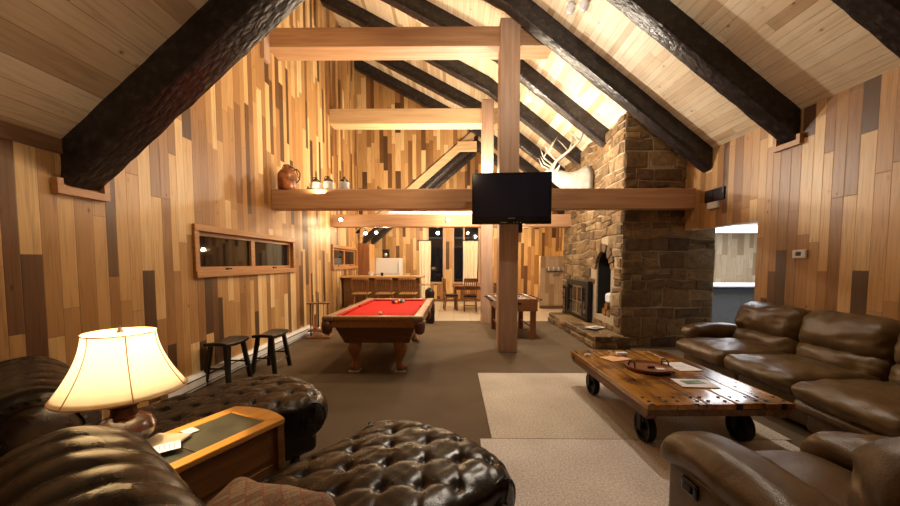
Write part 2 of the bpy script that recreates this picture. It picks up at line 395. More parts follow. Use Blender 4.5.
    def build(s, name, mat, parent=None, smooth=False, bevel=0, label=None):
        me = bpy.data.meshes.new(name); me.from_pydata(s.v, [], s.f)
        bm = bmesh.new(); bm.from_mesh(me); bmesh.ops.recalc_face_normals(bm, faces=bm.faces); bm.to_mesh(me); bm.free()
        me.materials.append(mat if not isinstance(mat, str) else M[mat])
        if smooth:
            for p in me.polygons: p.use_smooth = True
        o = bpy.data.objects.new(name, me); COL.objects.link(o)
        if parent: o.parent = parent
        if bevel:
            b = o.modifiers.new('b', 'BEVEL'); b.width = bevel; b.segments = 2; b.limit_method = 'ANGLE'; b.angle_limit = .6
        if smooth == 'auto':
            for p in me.polygons: p.use_smooth = True
            es = o.modifiers.new('e', 'EDGE_SPLIT'); es.split_angle = .7
        if label: o['label'] = label
        return o
def bx(*a, **k): return MB().box(*a, **k)
def E(name, loc, rz=0, label='', cat='', group=None):
    o = bpy.data.objects.new(name, None); COL.objects.link(o); o.location = loc; o.rotation_euler = (0, 0, rz); o.empty_display_size = .1
    return tag(o, label, cat, group)
def tag(o, label, cat, group=None, kind=None):
    if label: o['label'] = label
    if cat: o['category'] = cat
    if group: o['group'] = group
    if kind: o['kind'] = kind
    return o
def struct(o, label=None):
    o['kind'] = 'structure'
    if label: o['label'] = label
    return o
def kids(o): return [c for c in bpy.data.objects if c.parent == o]
def dup(o, loc=None, rz=None, label=None, group=None, parent=None):
    c = o.copy(); COL.objects.link(c); c.parent = parent
    for k in kids(o): dup(k, parent=c)
    if loc is not None: c.location = loc
    if rz is not None: c.rotation_euler = (0, 0, rz)
    if label: c['label'] = label
    if group: c['group'] = group
    return c
def orient(o, loc, rz=0):
    o.location = loc; o.rotation_euler = (0, 0, rz); return o
T = Matrix.Translation
def R(a, ax): return Matrix.Rotation(a, 4, ax)

# ------------------------------------------------------------------ the building
XL, XR, YB, YF = -3.07, 4.00, -2.6, 14.2
XRG, ZRG = .80, 5.44                    # underside of the rafters at the ridge
MR, ML, MU = .784, .862, .527           # roof slopes
RD = .33                                # rafter depth under the boards
def zr(x): return ZRG-MR*(x-XRG)
def zl(x): return ZRG-ML*(XRG-x)
def zu(x): return ZRG+MU*(XRG-x)
Y0, Y1 = 3.10, 11.85                    # the tall bay

struct(bx(XL-.15, 4.7, YB, 9.42, -.1, 0).build('floor', 'carpet'), 'brown carpeted floor')
struct(bx(XL-.15, 4.7, 9.42, YF+.2, -.1, .004).build('floor', 'tile'), 'cream tiled floor at the kitchen and dining end')
# left wall with two window openings
WZ0, WZ1 = 1.40, 1.88
wl = MB()
a = XL-.16
wl.box(a, XL, YB, Y0-.05, 0, zl(XL)+RD).box(a, XL, Y0-.05, 4.38, 0, 2.6).box(a, XL, 4.38, 6.95, 0, WZ0).box(a, XL, 4.38, 6.95, WZ1, 2.6)
wl.box(a, XL, 6.95, 9.3, 0, 2.6).box(a, XL, 9.3, 11.5, 0, WZ0).box(a, XL, 9.3, 11.5, WZ1, 2.6).box(a, XL, 11.5, YF, 0, zl(XL)+RD)
wl.box(a, XL, Y0, Y1+.1, 2.6, zu(XL)+RD)
struct(wl.build('wall_left', 'wall_y'))
# right wall, opening between Y 5.13 and the chimney
wr = MB()
wr.box(XR, XR+.16, YB, 4.93, 0, zr(XR)+RD).box(XR, XR+.16, 4.93, 6.5, 2.05, zr(XR)+RD).box(XR, XR+.16, 9.9, YF, 0, zr(XR)+RD)
struct(wr.build('wall_right', 'wall_y'))
struct(bx(XL-.1, XR+.1, YB-.15, YB, 0, 6.2).build('wall_back', 'wall_x'))
# far end wall with two tall windows
we = MB()
X1, X2, X3, X4 = -.98, -.43, .0, .93
we.box(XL-.1, X1, YF, YF+.15, 0, 7.2).box(X1, X4, YF, YF+.15, 0, .76).box(X2, X3, YF, YF+.15, .76, 7.2)
we.box(X1, X2, YF, YF+.15, 2.85, 7.2).box(X3, X4, YF, YF+.15, 2.85, 7.2).box(X4, XR+.1, YF, YF+.15, 0, 7.2)
struct(we.build('wall_front', 'wall_x'))
# roof planes
def slope(name, xa, za, xb, zb, y0, y1, mat, t=.12):
    return struct(MB().prism([(xa, za), (xb, zb), (xb, zb+t), (xa, za+t)], 'Y', y0, y1).build(name, mat))
slope('ceiling', XRG, ZRG+RD, XR+.2, zr(XR+.2)+RD, YB, YF+.1, 'ceil_y')['label'] = 'pale board ceiling sloping down to the sofa wall'
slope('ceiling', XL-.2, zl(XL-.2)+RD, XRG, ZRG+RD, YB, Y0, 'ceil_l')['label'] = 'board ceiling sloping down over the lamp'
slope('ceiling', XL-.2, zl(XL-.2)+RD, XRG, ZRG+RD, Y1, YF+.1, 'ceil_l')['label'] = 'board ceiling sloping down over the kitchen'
slope('ceiling', XL-.2, zu(XL-.2)+RD, XRG, ZRG+RD, Y0, Y1+.1, 'ceil_y')['label'] = 'tall shed ceiling rising to the board wall'
for (ya, yb, nm) in ((Y0-.02, Y0+.08, 'wall_dormer'), (Y1, Y1+.1, 'wall_gable')):
    struct(MB().prism([(XL-.1, zl(XL-.1)+RD-.02), (XRG, ZRG+RD), (XL-.1, zu(XL-.1)+RD)], 'Y', ya, yb).build(nm, 'wall_x'))
# trims
struct(bx(XL, XL+.03, YB, Y0-.2, zl(XL)+RD-.09, zl(XL)+RD+.02).build('trim_1', 'trimdark'), 'dark trim where left ceiling meets wall')
n = Vector((1, 0, ML)).normalized()
x0, x1_ = -3.0, .62
struct(MB().prism([(x0, zl(x0)+RD-.24), (x1_, zl(x1_)+RD-.24), (x1_, zl(x1_)+RD+.06), (x0, zl(x0)+RD+.06)], 'Y', Y1-.05, Y1+.0).build('trim_2', 'post_pale'), 'pale sloping trim board under gable wall')
struct(bx(.1, XRG-.1, Y1-.2, Y1-.05, 4.98, 5.26).build('trim_3', 'post_pale'), 'short pale collar at the far gable')
struct(bx(-.9, XR, YF-.03, YF, .0, .1).build('baseboard_front', 'trimdark'))

# ------------------------------------------------------------------ rafters
def hewn(name, xa, za, xb, zb, y0, y1, d, label, group, seed):
    """timber of rectangular section with an adzed surface, hanging d below the boards"""
    L_ = math.hypot(xb-xa, zb-za); nu = max(8, int(L_/.09)); sec = []
    k = 5
    for i in range(k+1): sec.append((0, i/k))       # front face going down
    for i in range(1, k+1): sec.append((i/k, 1))
    for i in range(1, k+1): sec.append((1, 1-i/k))
    mb = MB(); vs = []; ns = len(sec)
    for i in range(nu+1):
        t = i/nu; x = xa+(xb-xa)*t; z = za+(zb-za)*t
        for (a_, b_) in sec:
            p = Vector((x, y0+(y1-y0)*a_, z+(1-b_)*d))
            e = .007*noise.noise(Vector((p.x*3, p.y*9, p.z*9))+Vector((seed, 0, 0)))+.005*noise.noise(p*23)
            # round the lower corners a little
            c = .012 if (b_ == 1 and a_ in (0, 1)) else 0
            p.y += (e+c)*(1 if a_ == 0 else (-1 if a_ == 1 else 0)); p.z += (e+c) if b_ == 1 else 0
            vs.append(p)
    fs = [(i*ns+j, (i+1)*ns+j, (i+1)*ns+j+1, i*ns+j+1) for i in range(nu) for j in range(ns-1)]
    fs += [tuple(range(ns)), tuple(nu*ns+j for j in range(ns-1, -1, -1))]
    mb.add(vs, fs)
    o = mb.build(name, 'rafter', smooth='auto')
    tag(o, label, 'rafter', group); return o
RW = .25
ys = [3.20-1.45+1.45*k for k in range(0, 9)]      # far lower edge of each pair
ORD = ['first', 'second', 'third', 'fourth', 'fifth', 'sixth', 'seventh', 'eighth', 'ninth']
far = [3.20+1.44*k for k in range(8)]
desc_r = ['black hewn rafter in upper corner above the sofa, nearest to the viewer',
          'black hewn rafter ending in a trimmed pocket above the sofa wall',
          'long black rafter passing in front of the wooden post and stone chimney',
          'black rafter running down behind post to bright chimney, beside ceiling floodlight',
          'black rafter meeting chimney just above the antlers',
          'black rafter passing behind the antlers, low on the chimney',
          'last black rafter before the far gable, on the fireplace side',
          'black rafter over dining windows on the fireplace side']
for k, y in enumerate(far):
    xe = XR if y < 6.3 or y > 10 else 3.0
    hewn('roof_rafter', XRG, ZRG, xe-.01, zr(xe-.01), y-RW, y, RD, desc_r[k], 'rafters on the fireplace side', k)
desc_u = {1: 'black rafter on the tall side high above the top cross beam', 2: 'black rafter on tall side crossing the top of view by the central post',
          3: 'black rafter on tall side dropping from wall behind top collar beam', 4: 'black kinked-end rafter meeting the second post on the tall side',
          5: 'black rafter on tall side seen between the two collar beams', 6: 'black rafter on tall side ending closest to the gable wall'}
for k, y in enumerate(far):
    if 1 <= k <= 5 or k == 6:
        yy = min(y, Y1-.02)
        hewn('roof_rafter', XL+.01, zu(XL+.01), XRG, ZRG, yy-RW, yy, RD, desc_u[k], 'rafters on the tall side', k+20)
hewn('roof_rafter', XL+.01, zl(XL+.01), XRG, ZRG, 2.88, 3.20, RD, 'massive black hewn rafter descending to the board wall above the lamp', None, 40)
for q, (ya, lab) in enumerate(((12.45, 'near one of the two dark rafters descending over the kitchen fridge'), (13.6, 'far one of the two dark rafters descending over the kitchen fridge'))):
    hewn('roof_rafter', XL+.01, zl(XL+.01), XRG, ZRG, ya, ya+RW, RD, lab, 'rafters over the kitchen', 50+q)

# rafter pockets on the side walls
def pocket(x, y0, y1, z, sgn, label):
    o = MB()
    o.box(x, x+sgn*.05, y0-.05, y1+.06, z-.07, z-.01)
    o.box(x, x+sgn*.05, y1+.01, y1+.06, z-.01, z+.26).box(x, x+sgn*.05, y0-.05, y0-.005, z-.01, z+.05)
    tag(o.build('rafter_shelf', 'trim'), label, 'bracket', 'rafter seat trims')
pocket(XL, 2.86, 3.18, zl(XL), 1, 'wooden trim cradling the foot of the massive rafter on the board wall')
pocket(XR, far[1]-RW, far[1], zr(XR), -1, 'wooden trim cradling a rafter foot above the sofa wall')

# ------------------------------------------------------------------ timber frame
def beam(name, xa, xb, ya, yb, za, zb, mat, label, cat='beam', group=None):
    return tag(bx(xa, xb, ya, yb, za, zb).build(name, mat, bevel=.012), label, cat, group)
beam('cross_beam', XL, XR, 6.22, 6.45, 2.40, 2.735, 'beam', 'long low cross beam carrying the jugs and passing behind the television', 'beam')
beam('cross_beam', XL, 3.0, 9.30, 9.55, 2.40, 2.71, 'beam', 'second low cross beam, behind the first, above pool table end', 'beam')
tag(MB().prism([(XL, 5.02), (1.62, 5.02), (1.24, 5.33), (XL, 5.33)], 'Y', 6.20, 6.62).build('collar_beam', 'beam', bevel=.012), 'upper collar beam near the top of the view', 'beam')
beam('collar_beam', XL, 1.20, 9.22, 9.62, 4.90, 5.27, 'post_pale', 'second upper collar beam, paler and further back', 'beam')
beam('timber_post', .74, 1.06, 6.10, 6.42, 0, 5.40, 'post', 'tall central square wooden post carrying the television', 'post')
beam('timber_post', .67, .95, 9.02, 9.30, 0, 5.40, 'post', 'second square wooden post behind the foosball table', 'post')
# collar shoes on left wall
tag(MB().box(XL, XL+.05, 6.02, 6.2, 4.75, 5.3).build('beam_bracket', 'post'), 'small wooden cheek beside upper collar beam on the wall', 'bracket')

# ------------------------------------------------------------------ windows
def side_window(name, y0, y1, label):
    z0, z1 = WZ0, WZ1; t = .08
    fr = MB()
    fr.box(XL, XL+.04, y0-t, y1+t, z1, z1+t).box(XL, XL+.05, y0-t, y1+t, z0-t, z0)
    fr.box(XL, XL+.035, y0-t, y0, z0, z1).box(XL, XL+.035, y1, y1+t, z0, z1)
    f = struct(fr.build(name, 'trim', bevel=.006), label)
    s = MB(); ym = (y0+y1)/2
    for (a_, b_) in ((y0, ym), (ym, y1)):
        s.box(XL-.10, XL-.03, a_, a_+.05, z0, z1).box(XL-.10, XL-.03, b_-.05, b_, z0, z1).box(XL-.10, XL-.03, a_+.05, b_-.05, z0, z0+.05).box(XL-.10, XL-.03, a_+.05, b_-.05, z1-.05, z1)
    s.build('sash', 'trim', f)
    for (a_, b_) in ((y0, ym), (ym, y1)):
        bx(XL-.075, XL-.065, a_+.05, b_-.05, z0+.05, z1-.05).build('pane', 'glass', f)
        bx(XL-.03, XL-.005, (a_+b_)/2-.05, (a_+b_)/2+.05, z0+.01, z0+.03).build('latch', 'iron', f)
    return f
side_window('window_1', 4.38, 6.95, 'wide low double window in the board wall')
side_window('window_2', 9.3, 11.5, 'small double window beside the kitchen cabinet')
def end_window(name, x0, x1, label, mull=False):
    z0, z1 = .76, 2.85; t = .07
    fr = MB().box(x0-t, x1+t, YF-.03, YF, z0-t, z0).box(x0-t, x0, YF-.03, YF, z0, z1).box(x1, x1+t, YF-.03, YF, z0, z1).box(x0-t, x1+t, YF-.03, YF, z1, z1+t)
    if mull: fr.box((x0+x1)/2-.12, (x0+x1)/2-.05, YF-.0, YF+.05, z0, z1)
    f = struct(fr.build(name, 'post'), label)
    bx(x0, x1, YF+.06, YF+.07, z0, z1).build('pane', 'glass', f)
end_window('window_3', X1, X2, 'tall dark window beside the long curtain')
end_window('window_4', X3, X4, 'tall dark window behind the short curtain', True)
def curtain(x0, x1, z0, z1, label, folds):
    def f(u, v):
        x = x0+(x1-x0)*u; z = z0+(z1-z0)*v
        a_ = .045*(1.15-v*.4)
        return Vector((x+.02*math.sin(v*3+u*5), YF-.10+a_*math.sin(u*folds*2*PI)+.01*noise.noise(Vector((x*9, z*3, 0))), z))
    e = E('curtain', ((x0+x1)/2, YF-.1, z0), 0, label, 'curtain', 'curtains on the end windows')
    m = MB().grid(lambda u, v: f(u, v)-Vector(((x0+x1)/2, YF-.1, z0)), folds*12+1, 14)
    o = m.build('cloth', 'cream', e, smooth=True); so = o.modifiers.new('s', 'SOLIDIFY'); so.thickness = .006
    MB().tube([(-(x1-x0)/2-.06, .0, z1-z0+.02), ((x1-x0)/2+.06, .0, z1-z0+.02)], .012).build('rod', 'iron', e)
curtain(-1.34, -.90, .02, 2.33, 'floor-length cream curtain beside the bar end', 3)
curtain(.34, .90, .62, 2.33, 'shorter cream curtain over the window behind dining chairs', 4)

# ------------------------------------------------------------------ pale partition and hall at the far right
struct(bx(2.80, XR, 12.0, 12.12, 0, 1.72).build('wall_partition', 'wall_pale', bevel=.004), 'pale board partition beyond the fireplace')
struct(bx(2.80, XR, 11.97, 12.0, 0, .1).build('baseboard_partition', 'trimdark'))
c = E('candle_rack', (3.3, 11.93, 1.22), 0, 'small wall shelf with white candles on the pale partition', 'candle holder')
bx(-.30, .30, -.06, .07, 0, .02).build('shelf', 'iron', c)
bx(-.10, .12, -.02, .07, -.13, -.02).build('backplate', 'silver', c)
for k in range(4): MB().lathe([(.028, 0), (.028, .12), (.01, .125)], 10, (-.24+.16*k, 0, .02)).build('candle', 'paper', c)

# ------------------------------------------------------------------ next room seen through the opening
struct(bx(4.7, 9.0, 3.4, 11.0, -.1, 0).build('floor', 'tile'), 'tiled floor of next room')
struct(bx(4.26, 9.0, 3.4, 11.0, 2.32, 2.42).build('ceiling', 'plaster'), 'white ceiling of next room')
struct(bx(4.55, 9.0, 10.4, 10.5, 0, 2.32).build('wall_next_room', 'wall_pale'))
struct(bx(8.9, 9.0, 3.4, 10.4, 0, 2.32).build('wall_next_room', 'plaster'))
struct(bx(4.26, 9.0, 3.3, 3.4, 0, 2.4).build('wall_next_room', 'plaster'))
struct(MB().box(4.9, 8.7, 8.2, 9.6, 2.27, 2.32).build('trim_light', 'panel'), 'lit ceiling panel of next room')
c = E('side_counter', (5.9, 7.9, 0), 0, 'blue-grey counter with dark blue top in the next room', 'counter')
bx(-1.2, 1.2, -.3, .35, 0, .98).build('cabinet_body', 'bluegrey', c)
bx(-1.24, 1.24, -.42, .75, 1.01, 1.04).build('worktop', 'white', c); bx(-1.22, 1.22, -.36, .38, .96, 1.01).build('edge_band', 'navy', c)

# ------------------------------------------------------------------ chimney
CX0, CX1, CY0, CY1 = 2.94, 4.55, 6.5, 9.9
NY0, NY1, NZ0, NZ1 = 6.93, 7.62, .45, 1.72
FY0, FY1, FZ0, FZ1 = 7.86, 9.16, .28, 1.02
ch = E('stone_chimney', (CX0, CY0, 0), 0, 'massive brown stone chimney with fireplace and arched wood niche', 'chimney')
O = Vector((CX0, CY0, 0))
core = MB()
def cb(x0, x1, y0, y1, z0, z1): core.box(x0-O.x, x1-O.x, y0-O.y, y1-O.y, z0, z1)
ZT = 4.9
core.prism([(.6, 0), (CX1-CX0, 0), (CX1-CX0, zr(CX1)+RD-.05), (.6, zr(CX0+.6)+RD-.05)], 'Y', 0, CY1-CY0)
cb(CX0, CX0+.6, CY0, NY0, 0, ZT-.9); cb(CX0, CX0+.6, NY1, FY0, 0, ZT-.9); cb(CX0, CX0+.6, FY1, CY1, 0, ZT-.9)
cb(CX0, CX0+.6, NY0, NY1, 0, NZ0); cb(CX0, CX0+.6, NY0, NY1, NZ1, ZT-.9)
cb(CX0, CX0+.6, FY0, FY1, 0, FZ0); cb(CX0, CX0+.6, FY0, FY1, FZ1, ZT-.9)
# fill the arch corners
rr = (NY1-NY0)/2; cy = (NY0+NY1)/2
for sg in (-1, 1):
    pts = [(sg*rr, rr)]+[(sg*rr*math.cos(a_*PI/16), rr*math.sin(a_*PI/16)) for a_ in range(0, 9)]
    core.prism([(cy-O.y+p[0], NZ1-rr+p[1]) for p in pts], 'X', 0, .6)
core.build('masonry_core', 'mortar', ch)
bx(.5, .59, NY0-O.y, NY1-O.y, NZ0, NZ1).build('niche_back', 'niche_shade', ch)  # back painted black for the niche's shade
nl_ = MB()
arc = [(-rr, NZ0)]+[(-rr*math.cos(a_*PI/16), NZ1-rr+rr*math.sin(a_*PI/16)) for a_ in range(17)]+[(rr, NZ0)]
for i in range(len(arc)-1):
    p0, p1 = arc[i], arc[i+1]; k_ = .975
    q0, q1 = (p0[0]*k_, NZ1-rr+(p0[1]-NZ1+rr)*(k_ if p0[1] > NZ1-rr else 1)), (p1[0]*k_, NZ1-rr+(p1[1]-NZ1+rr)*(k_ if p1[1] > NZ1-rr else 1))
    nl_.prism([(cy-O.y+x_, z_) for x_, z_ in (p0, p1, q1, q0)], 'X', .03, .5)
nl_.build('niche_shade_lining', 'niche_shade', ch)  # lining added to darken the niche walls, shade put into the colour
def stones(mb, put0, U, V, skip, seed, hmin=.11, hmax=.27, wmin=.16, wmax=.5, corner=True):
    def put(u, v, d):
        k = max(0, min(1, min(u, U-u)/.15)); k2 = max(0, min(1, min(v, V-v)/.15)) if V > .4 else 0
        p = Vector((u*2.1, v*2.6, seed))
        return put0(u+.055*k*noise.noise(p), v+.075*k2*noise.noise(p+Vector((9, 4, 2))), d)
    rnd = random.Random(seed)
    rows = []; v = 0
    while v < V:
        h = rnd.uniform(hmin, hmax); rows.append((v, min(V, v+h))); v += h
    for (v0, v1) in rows:
        u = 0
        while u < U:
            wd = rnd.uniform(wmin, wmax)
            if U-(u+wd) < wmin*.7: wd = U-u
            cells = [(u, u+wd, v0, v1)]
            if (v1-v0) > .19 and rnd.random() < .45:
                s_ = rnd.uniform(.4, .6); vm = v0+(v1-v0)*s_; um = u+wd*rnd.uniform(.35, .65)
                cells = [(u, um, v0, vm), (um, u+wd, v0, vm), (u, u+wd, vm, v1)] if wd > .34 else [(u, u+wd, v0, vm), (u, u+wd, vm, v1)]
            for (a0, a1, b0, b1) in cells:
                if skip((a0+a1)/2, (b0+b1)/2, (a1-a0)/2, (b1-b0)/2): continue
                g = .009; d = rnd.uniform(.004, .034)
                j = lambda: rnd.uniform(-.016, .016)
                q = [(a0+g+j()*.5, b0+g+j()*.5), (a1-g+j()*.5, b0+g+j()*.5), (a1-g+j()*.5, b1-g+j()*.5), (a0+g+j()*.5, b1-g+j()*.5)]
                cxx = sum(p[0] for p in q)/4; cyy = sum(p[1] for p in q)/4
                ins = lambda p, k: (cxx+(p[0]-cxx)*k, cyy+(p[1]-cyy)*k)
                vs = [put(p[0], p[1], -.01) for p in q]+[put(p[0], p[1], d*.55) for p in q]+[put(*ins(p, .86), d+j()*.6) for p in q]+[put(cxx+j()*3, cyy+j()*3, d+.012)]
                fs = [(0, 1, 5, 4), (1, 2, 6, 5), (2, 3, 7, 6), (3, 0, 4, 7), (4, 5, 9, 8), (5, 6, 10, 9), (6, 7, 11, 10), (7, 4, 8, 11), (8, 9, 12), (9, 10, 12), (10, 11, 12), (11, 8, 12)]
                mb.add(vs, fs)
            u += wd
st = MB()
def skip_side(u, v, du, dv):
    y = CY0+u
    if v+dv > zr(CX0)+RD-.05: return True
    if NY0-du*.7 < y < NY1+du*.7 and NZ0-dv*.5 < v < NZ1-rr*.3+dv*.5: return True
    if math.hypot(y-cy, v-(NZ1-rr)) < rr+.15: return True
    if FY0-du*.8 < y < FY1+du*.8 and v < FZ1+dv: return True
    return False
stones(st, lambda u, v, d: Vector((-d, u, v)), CY1-CY0, ZT, skip_side, 3, .12, .26, .16, .46)
for k in range(11):      # voussoirs round the arch
    a0 = PI*k/11+.02; a1 = PI*(k+1)/11-.02; r0 = rr; r1 = rr+random.uniform(.14, .19); dd = random.uniform(.02, .05)
    P = lambda r, a, d: Vector((-d, cy-O.y+r*math.cos(a), NZ1-rr+r*math.sin(a)))
    st.hexa([P(r0, a0, -.01), P(r1, a0, -.01), P(r1, a1, -.01), P(r0, a1, -.01)], [P(r0, a0, dd), P(r1, a0, dd), P(r1, a1, dd), P(r0, a1, dd)])
stones(st, lambda u, v, d: Vector((u, -d, v)), CX1-CX0, zr(CX0)+RD, lambda u, v, du, dv: v-dv > zr(CX0+u-du)+RD-.04, 8, .16, .34, .2, .5)
st.build('facing_stones', 'stone', ch)
# hearth
he = MB().box(-.50, .0, -.16, 2.92, 0, .22)
he.build('hearth_core', 'mortar', ch)
hs = MB()
stones(hs, lambda u, v, d: Vector((-.50-d, -.16+u, v)), 3.08, .225, lambda *a_: False, 5, .10, .13, .25, .6)
stones(hs, lambda u, v, d: Vector((-.50+u, -.16-d, v)), .62, .225, lambda *a_: False, 6, .10, .13, .25, .5)
stones(hs, lambda u, v, d: Vector((-.50+v, -.16+u, .22+d*.6)), 3.08, .50, lambda *a_: False, 7, .49, .5, .4, .8)
hs.build('hearth_stones', 'stone', ch)
fp = E('fireplace_doors', (CX0, (FY0+FY1)/2, .265), 0, 'black framed glass fireplace doors standing on the stone hearth', 'fireplace screen')
hw = .74
m = MB().box(-.12, -.04, -hw, hw, .72, .84).box(-.12, -.04, -hw, hw, 0, .06).box(-.12, -.04, -hw, -hw+.13, .06, .72).box(-.12, -.04, hw-.13, hw, .06, .72)
m.build('frame', 'iron', fp, bevel=.008)
for k in range(4):
    y0_ = -hw+.13+k*(2*hw-.26)/4; y1_ = y0_+(2*hw-.26)/4
    d = MB().box(-.10, -.07, y0_, y0_+.025, .06, .72).box(-.10, -.07, y1_-.025, y1_, .06, .72).box(-.10, -.07, y0_+.025, y1_-.025, .68, .72).box(-.10, -.07, y0_+.025, y1_-.025, .06, .10).box(-.10, -.07, y0_+.025, y1_-.025, .34, .36).build('door', 'brass' if k in (1, 2) else 'iron', fp)
    bx(-.09, -.085, y0_+.025, y1_-.025, .10, .68).build('glass', 'glass', d)
ft = E('fire_tools', (2.80, 9.22, .26), 0, 'black fire tool set at the far end of hearth', 'fireplace tools')
MB().lathe([(.09, 0), (.09, .02), (.012, .03), (.012, .62), (.02, .64)], 12).build('stand', 'iron', ft)
for k, (dx, dy) in enumerate(((.07, 0), (-.05, .05), (-.04, -.06))):
    MB().tube([(dx, dy, .08), (dx*.9, dy*.9, .62)], .009).lathe([(.02, 0), (.03, .05), (.01, .09)], 8, (dx*.9, dy*.9, .60)).build('tool', 'iron', ft)
# things in the arched niche: firewood and a white bundle
for k, (dy, dz, r) in enumerate(((-.14, .07, .07), (.05, .08, .08), (-.05, .20, .07))):
    lo = MB().lathe([(r, 0), (r*1.05, .15), (r*.97, .36)], 10, xf=T((CX0+.04, cy+dy, NZ0+dz-.0)) @ R(PI/2, 'Y')).build('firewood_log', 'oakside')
    tag(lo, ['split log low in the arched chimney niche, nearer side', 'split log low in the arched chimney niche, fireplace side', 'upper log resting on two others in arched niche'][k], 'log', 'logs in the niche')
nb = MB().rbox((CX0+.14, cy-.1, NZ0+.36), (.10, .12, .09), .04, (0, 0, .02), .01, 9).build('kindling_bundle', 'paper', smooth=True)
tag(nb, 'white paper bundle on top of logs in arched niche', 'bundle')
np_ = bx(-.16, .16, -.11, .11, 0, .012).build('newspaper', 'paper', bevel=.003); orient(np_, (2.70, 7.0, .262), .5); tag(np_, 'open newspaper lying on the stone hearth', 'newspaper')
bx(-.12, .10, -.08, .02, .012, .0135).build('print', 'ink', np_)

# ------------------------------------------------------------------ deer mount on the chimney
dm = E('deer_mount', (CX0-.05, 8.05, 3.18), 0, 'pale mounted deer head with branching antlers on the chimney side', 'deer mount')
hd = MB()
def ring(c, r1, r2, tilt, seg=18):
    out = []
    for k in range(seg):
        a_ = 2*PI*k/seg; p = Vector((0, r1*math.cos(a_), r2*math.sin(a_))); p = R(tilt, 'Y') @ p
        out.append(Vector(c)+p)
    return out
rings = [((0, 0, .02), .27, .36, 0), ((-.10, 0, .05), .27, .34, .0), ((-.28, 0, .03), .22, .26, .1), ((-.46, 0, .06), .16, .20, .25), ((-.62, 0, .13), .13, .17, .35),
         ((-.76, 0, .20), .12, .14, .2), ((-.88, 0, .19), .11, .125, -.2), ((-1.0, 0, .13), .075, .09, -.35), ((-1.12, 0, .07), .055, .06, -.4), ((-1.19, 0, .04), .03, .035, -.4)]
vs = []; 
for rg in rings: vs += ring(*rg)
sg = 18
fs = [(i*sg+k, i*sg+(k+1) % sg, (i+1)*sg+(k+1) % sg, (i+1)*sg+k) for i in range(len(rings)-1) for k in range(sg)]+[tuple(range(sg-1, -1, -1)), tuple((len(rings)-1)*sg+k for k in range(sg))]
hd.add(vs, fs).build('head_and_neck', 'mount', dm, smooth=True)
for sgn in (-1, 1):
    MB().hexa([(-.76, sgn*.10, .26), (-.70, sgn*.10, .26), (-.70, sgn*.13, .24), (-.76, sgn*.13, .24)], [(-.70, sgn*.24, .36), (-.68, sgn*.24, .36), (-.68, sgn*.25, .35), (-.70, sgn*.25, .35)]).build('ear', 'mount', dm)
    MB().lathe([(.001, 0), (.016, .008), (.018, .016), (.001, .03)], 8, (-.90, sgn*.095, .20)).build('eye', 'blackplastic', dm)
    an = MB()
    main = [(-.80, sgn*.07, .30), (-.74, sgn*.16, .46), (-.55, sgn*.28, .60), (-.33, sgn*.36, .80), (-.24, sgn*.38, 1.02), (-.26, sgn*.36, 1.22), (-.30, sgn*.30, 1.36)]
    an.tube(main, [.032, .03, .028, .026, .024, .016, .004])
    an.tube([(-.80, sgn*.09, .33), (-.98, sgn*.10, .42), (-1.06, sgn*.08, .58)], [.024, .018, .003])
    an.tube([(-.74, sgn*.16, .46), (-.92, sgn*.20, .62), (-1.02, sgn*.16, .84)], [.022, .016, .003])
    an.tube([(-.92, sgn*.20, .62), (-.84, sgn*.22, .78), (-.72, sgn*.2, .98)], [.016, .014, .003])
    an.tube([(-.33, sgn*.36, .80), (-.46, sgn*.34, .94), (-.60, sgn*.30, 1.04)], [.02, .013, .003])
    an.tube([(-.25, sgn*.38, 1.02), (-.12, sgn*.38, 1.16), (.0, sgn*.34, 1.20)], [.02, .013, .003])
    an.build('antler', 'antler', dm, smooth=True)
bx(.0, .05, -.2, .2, -.22, .26).build('plaque', 'chair', dm)

# ------------------------------------------------------------------ television
tv = E('television', (.89, 5.80, 2.10), -.07, 'black flat television mounted on the central wooden post', 'television')
bx(-.61, .61, -.04, .04, 0, .79).build('bezel', 'blackplastic', tv, bevel=.008)
bx(-.57, .57, -.046, -.040, .11, .75).build('screen', 'screen', tv)
bx(-.58, .58, -.05, -.04, .035, .055).build('speaker_strip', 'blackplastic', tv)
for k in range(4): bx(-.17+k*.028, -.15+k*.028, -.052, -.05, .018, .030).build('control_mark', 'silver', tv)
for k in range(3): bx(.03+k*.05, .05+k*.05, -.052, -.05, .02, .028).build('control_mark', 'silver', tv)
mk = MB()
for k in range(6): mk.box(-.05+k*.018, -.038+k*.018, -.0475, -.046, .082, .095)
mk.build('logo', 'silver', tv)
MB().box(-.12, .12, .04, .10, .25, .6).box(-.05, .05, .10, .30, .36, .50).build('wall_bracket', 'iron', tv)
bt = bx(-.04, .04, -.03, .03, -.20, 0).build('cable_box', 'black'); orient(bt, (1.10, 6.22, 2.20)); tag(bt, 'small black box hanging beside post just under television', 'speaker')

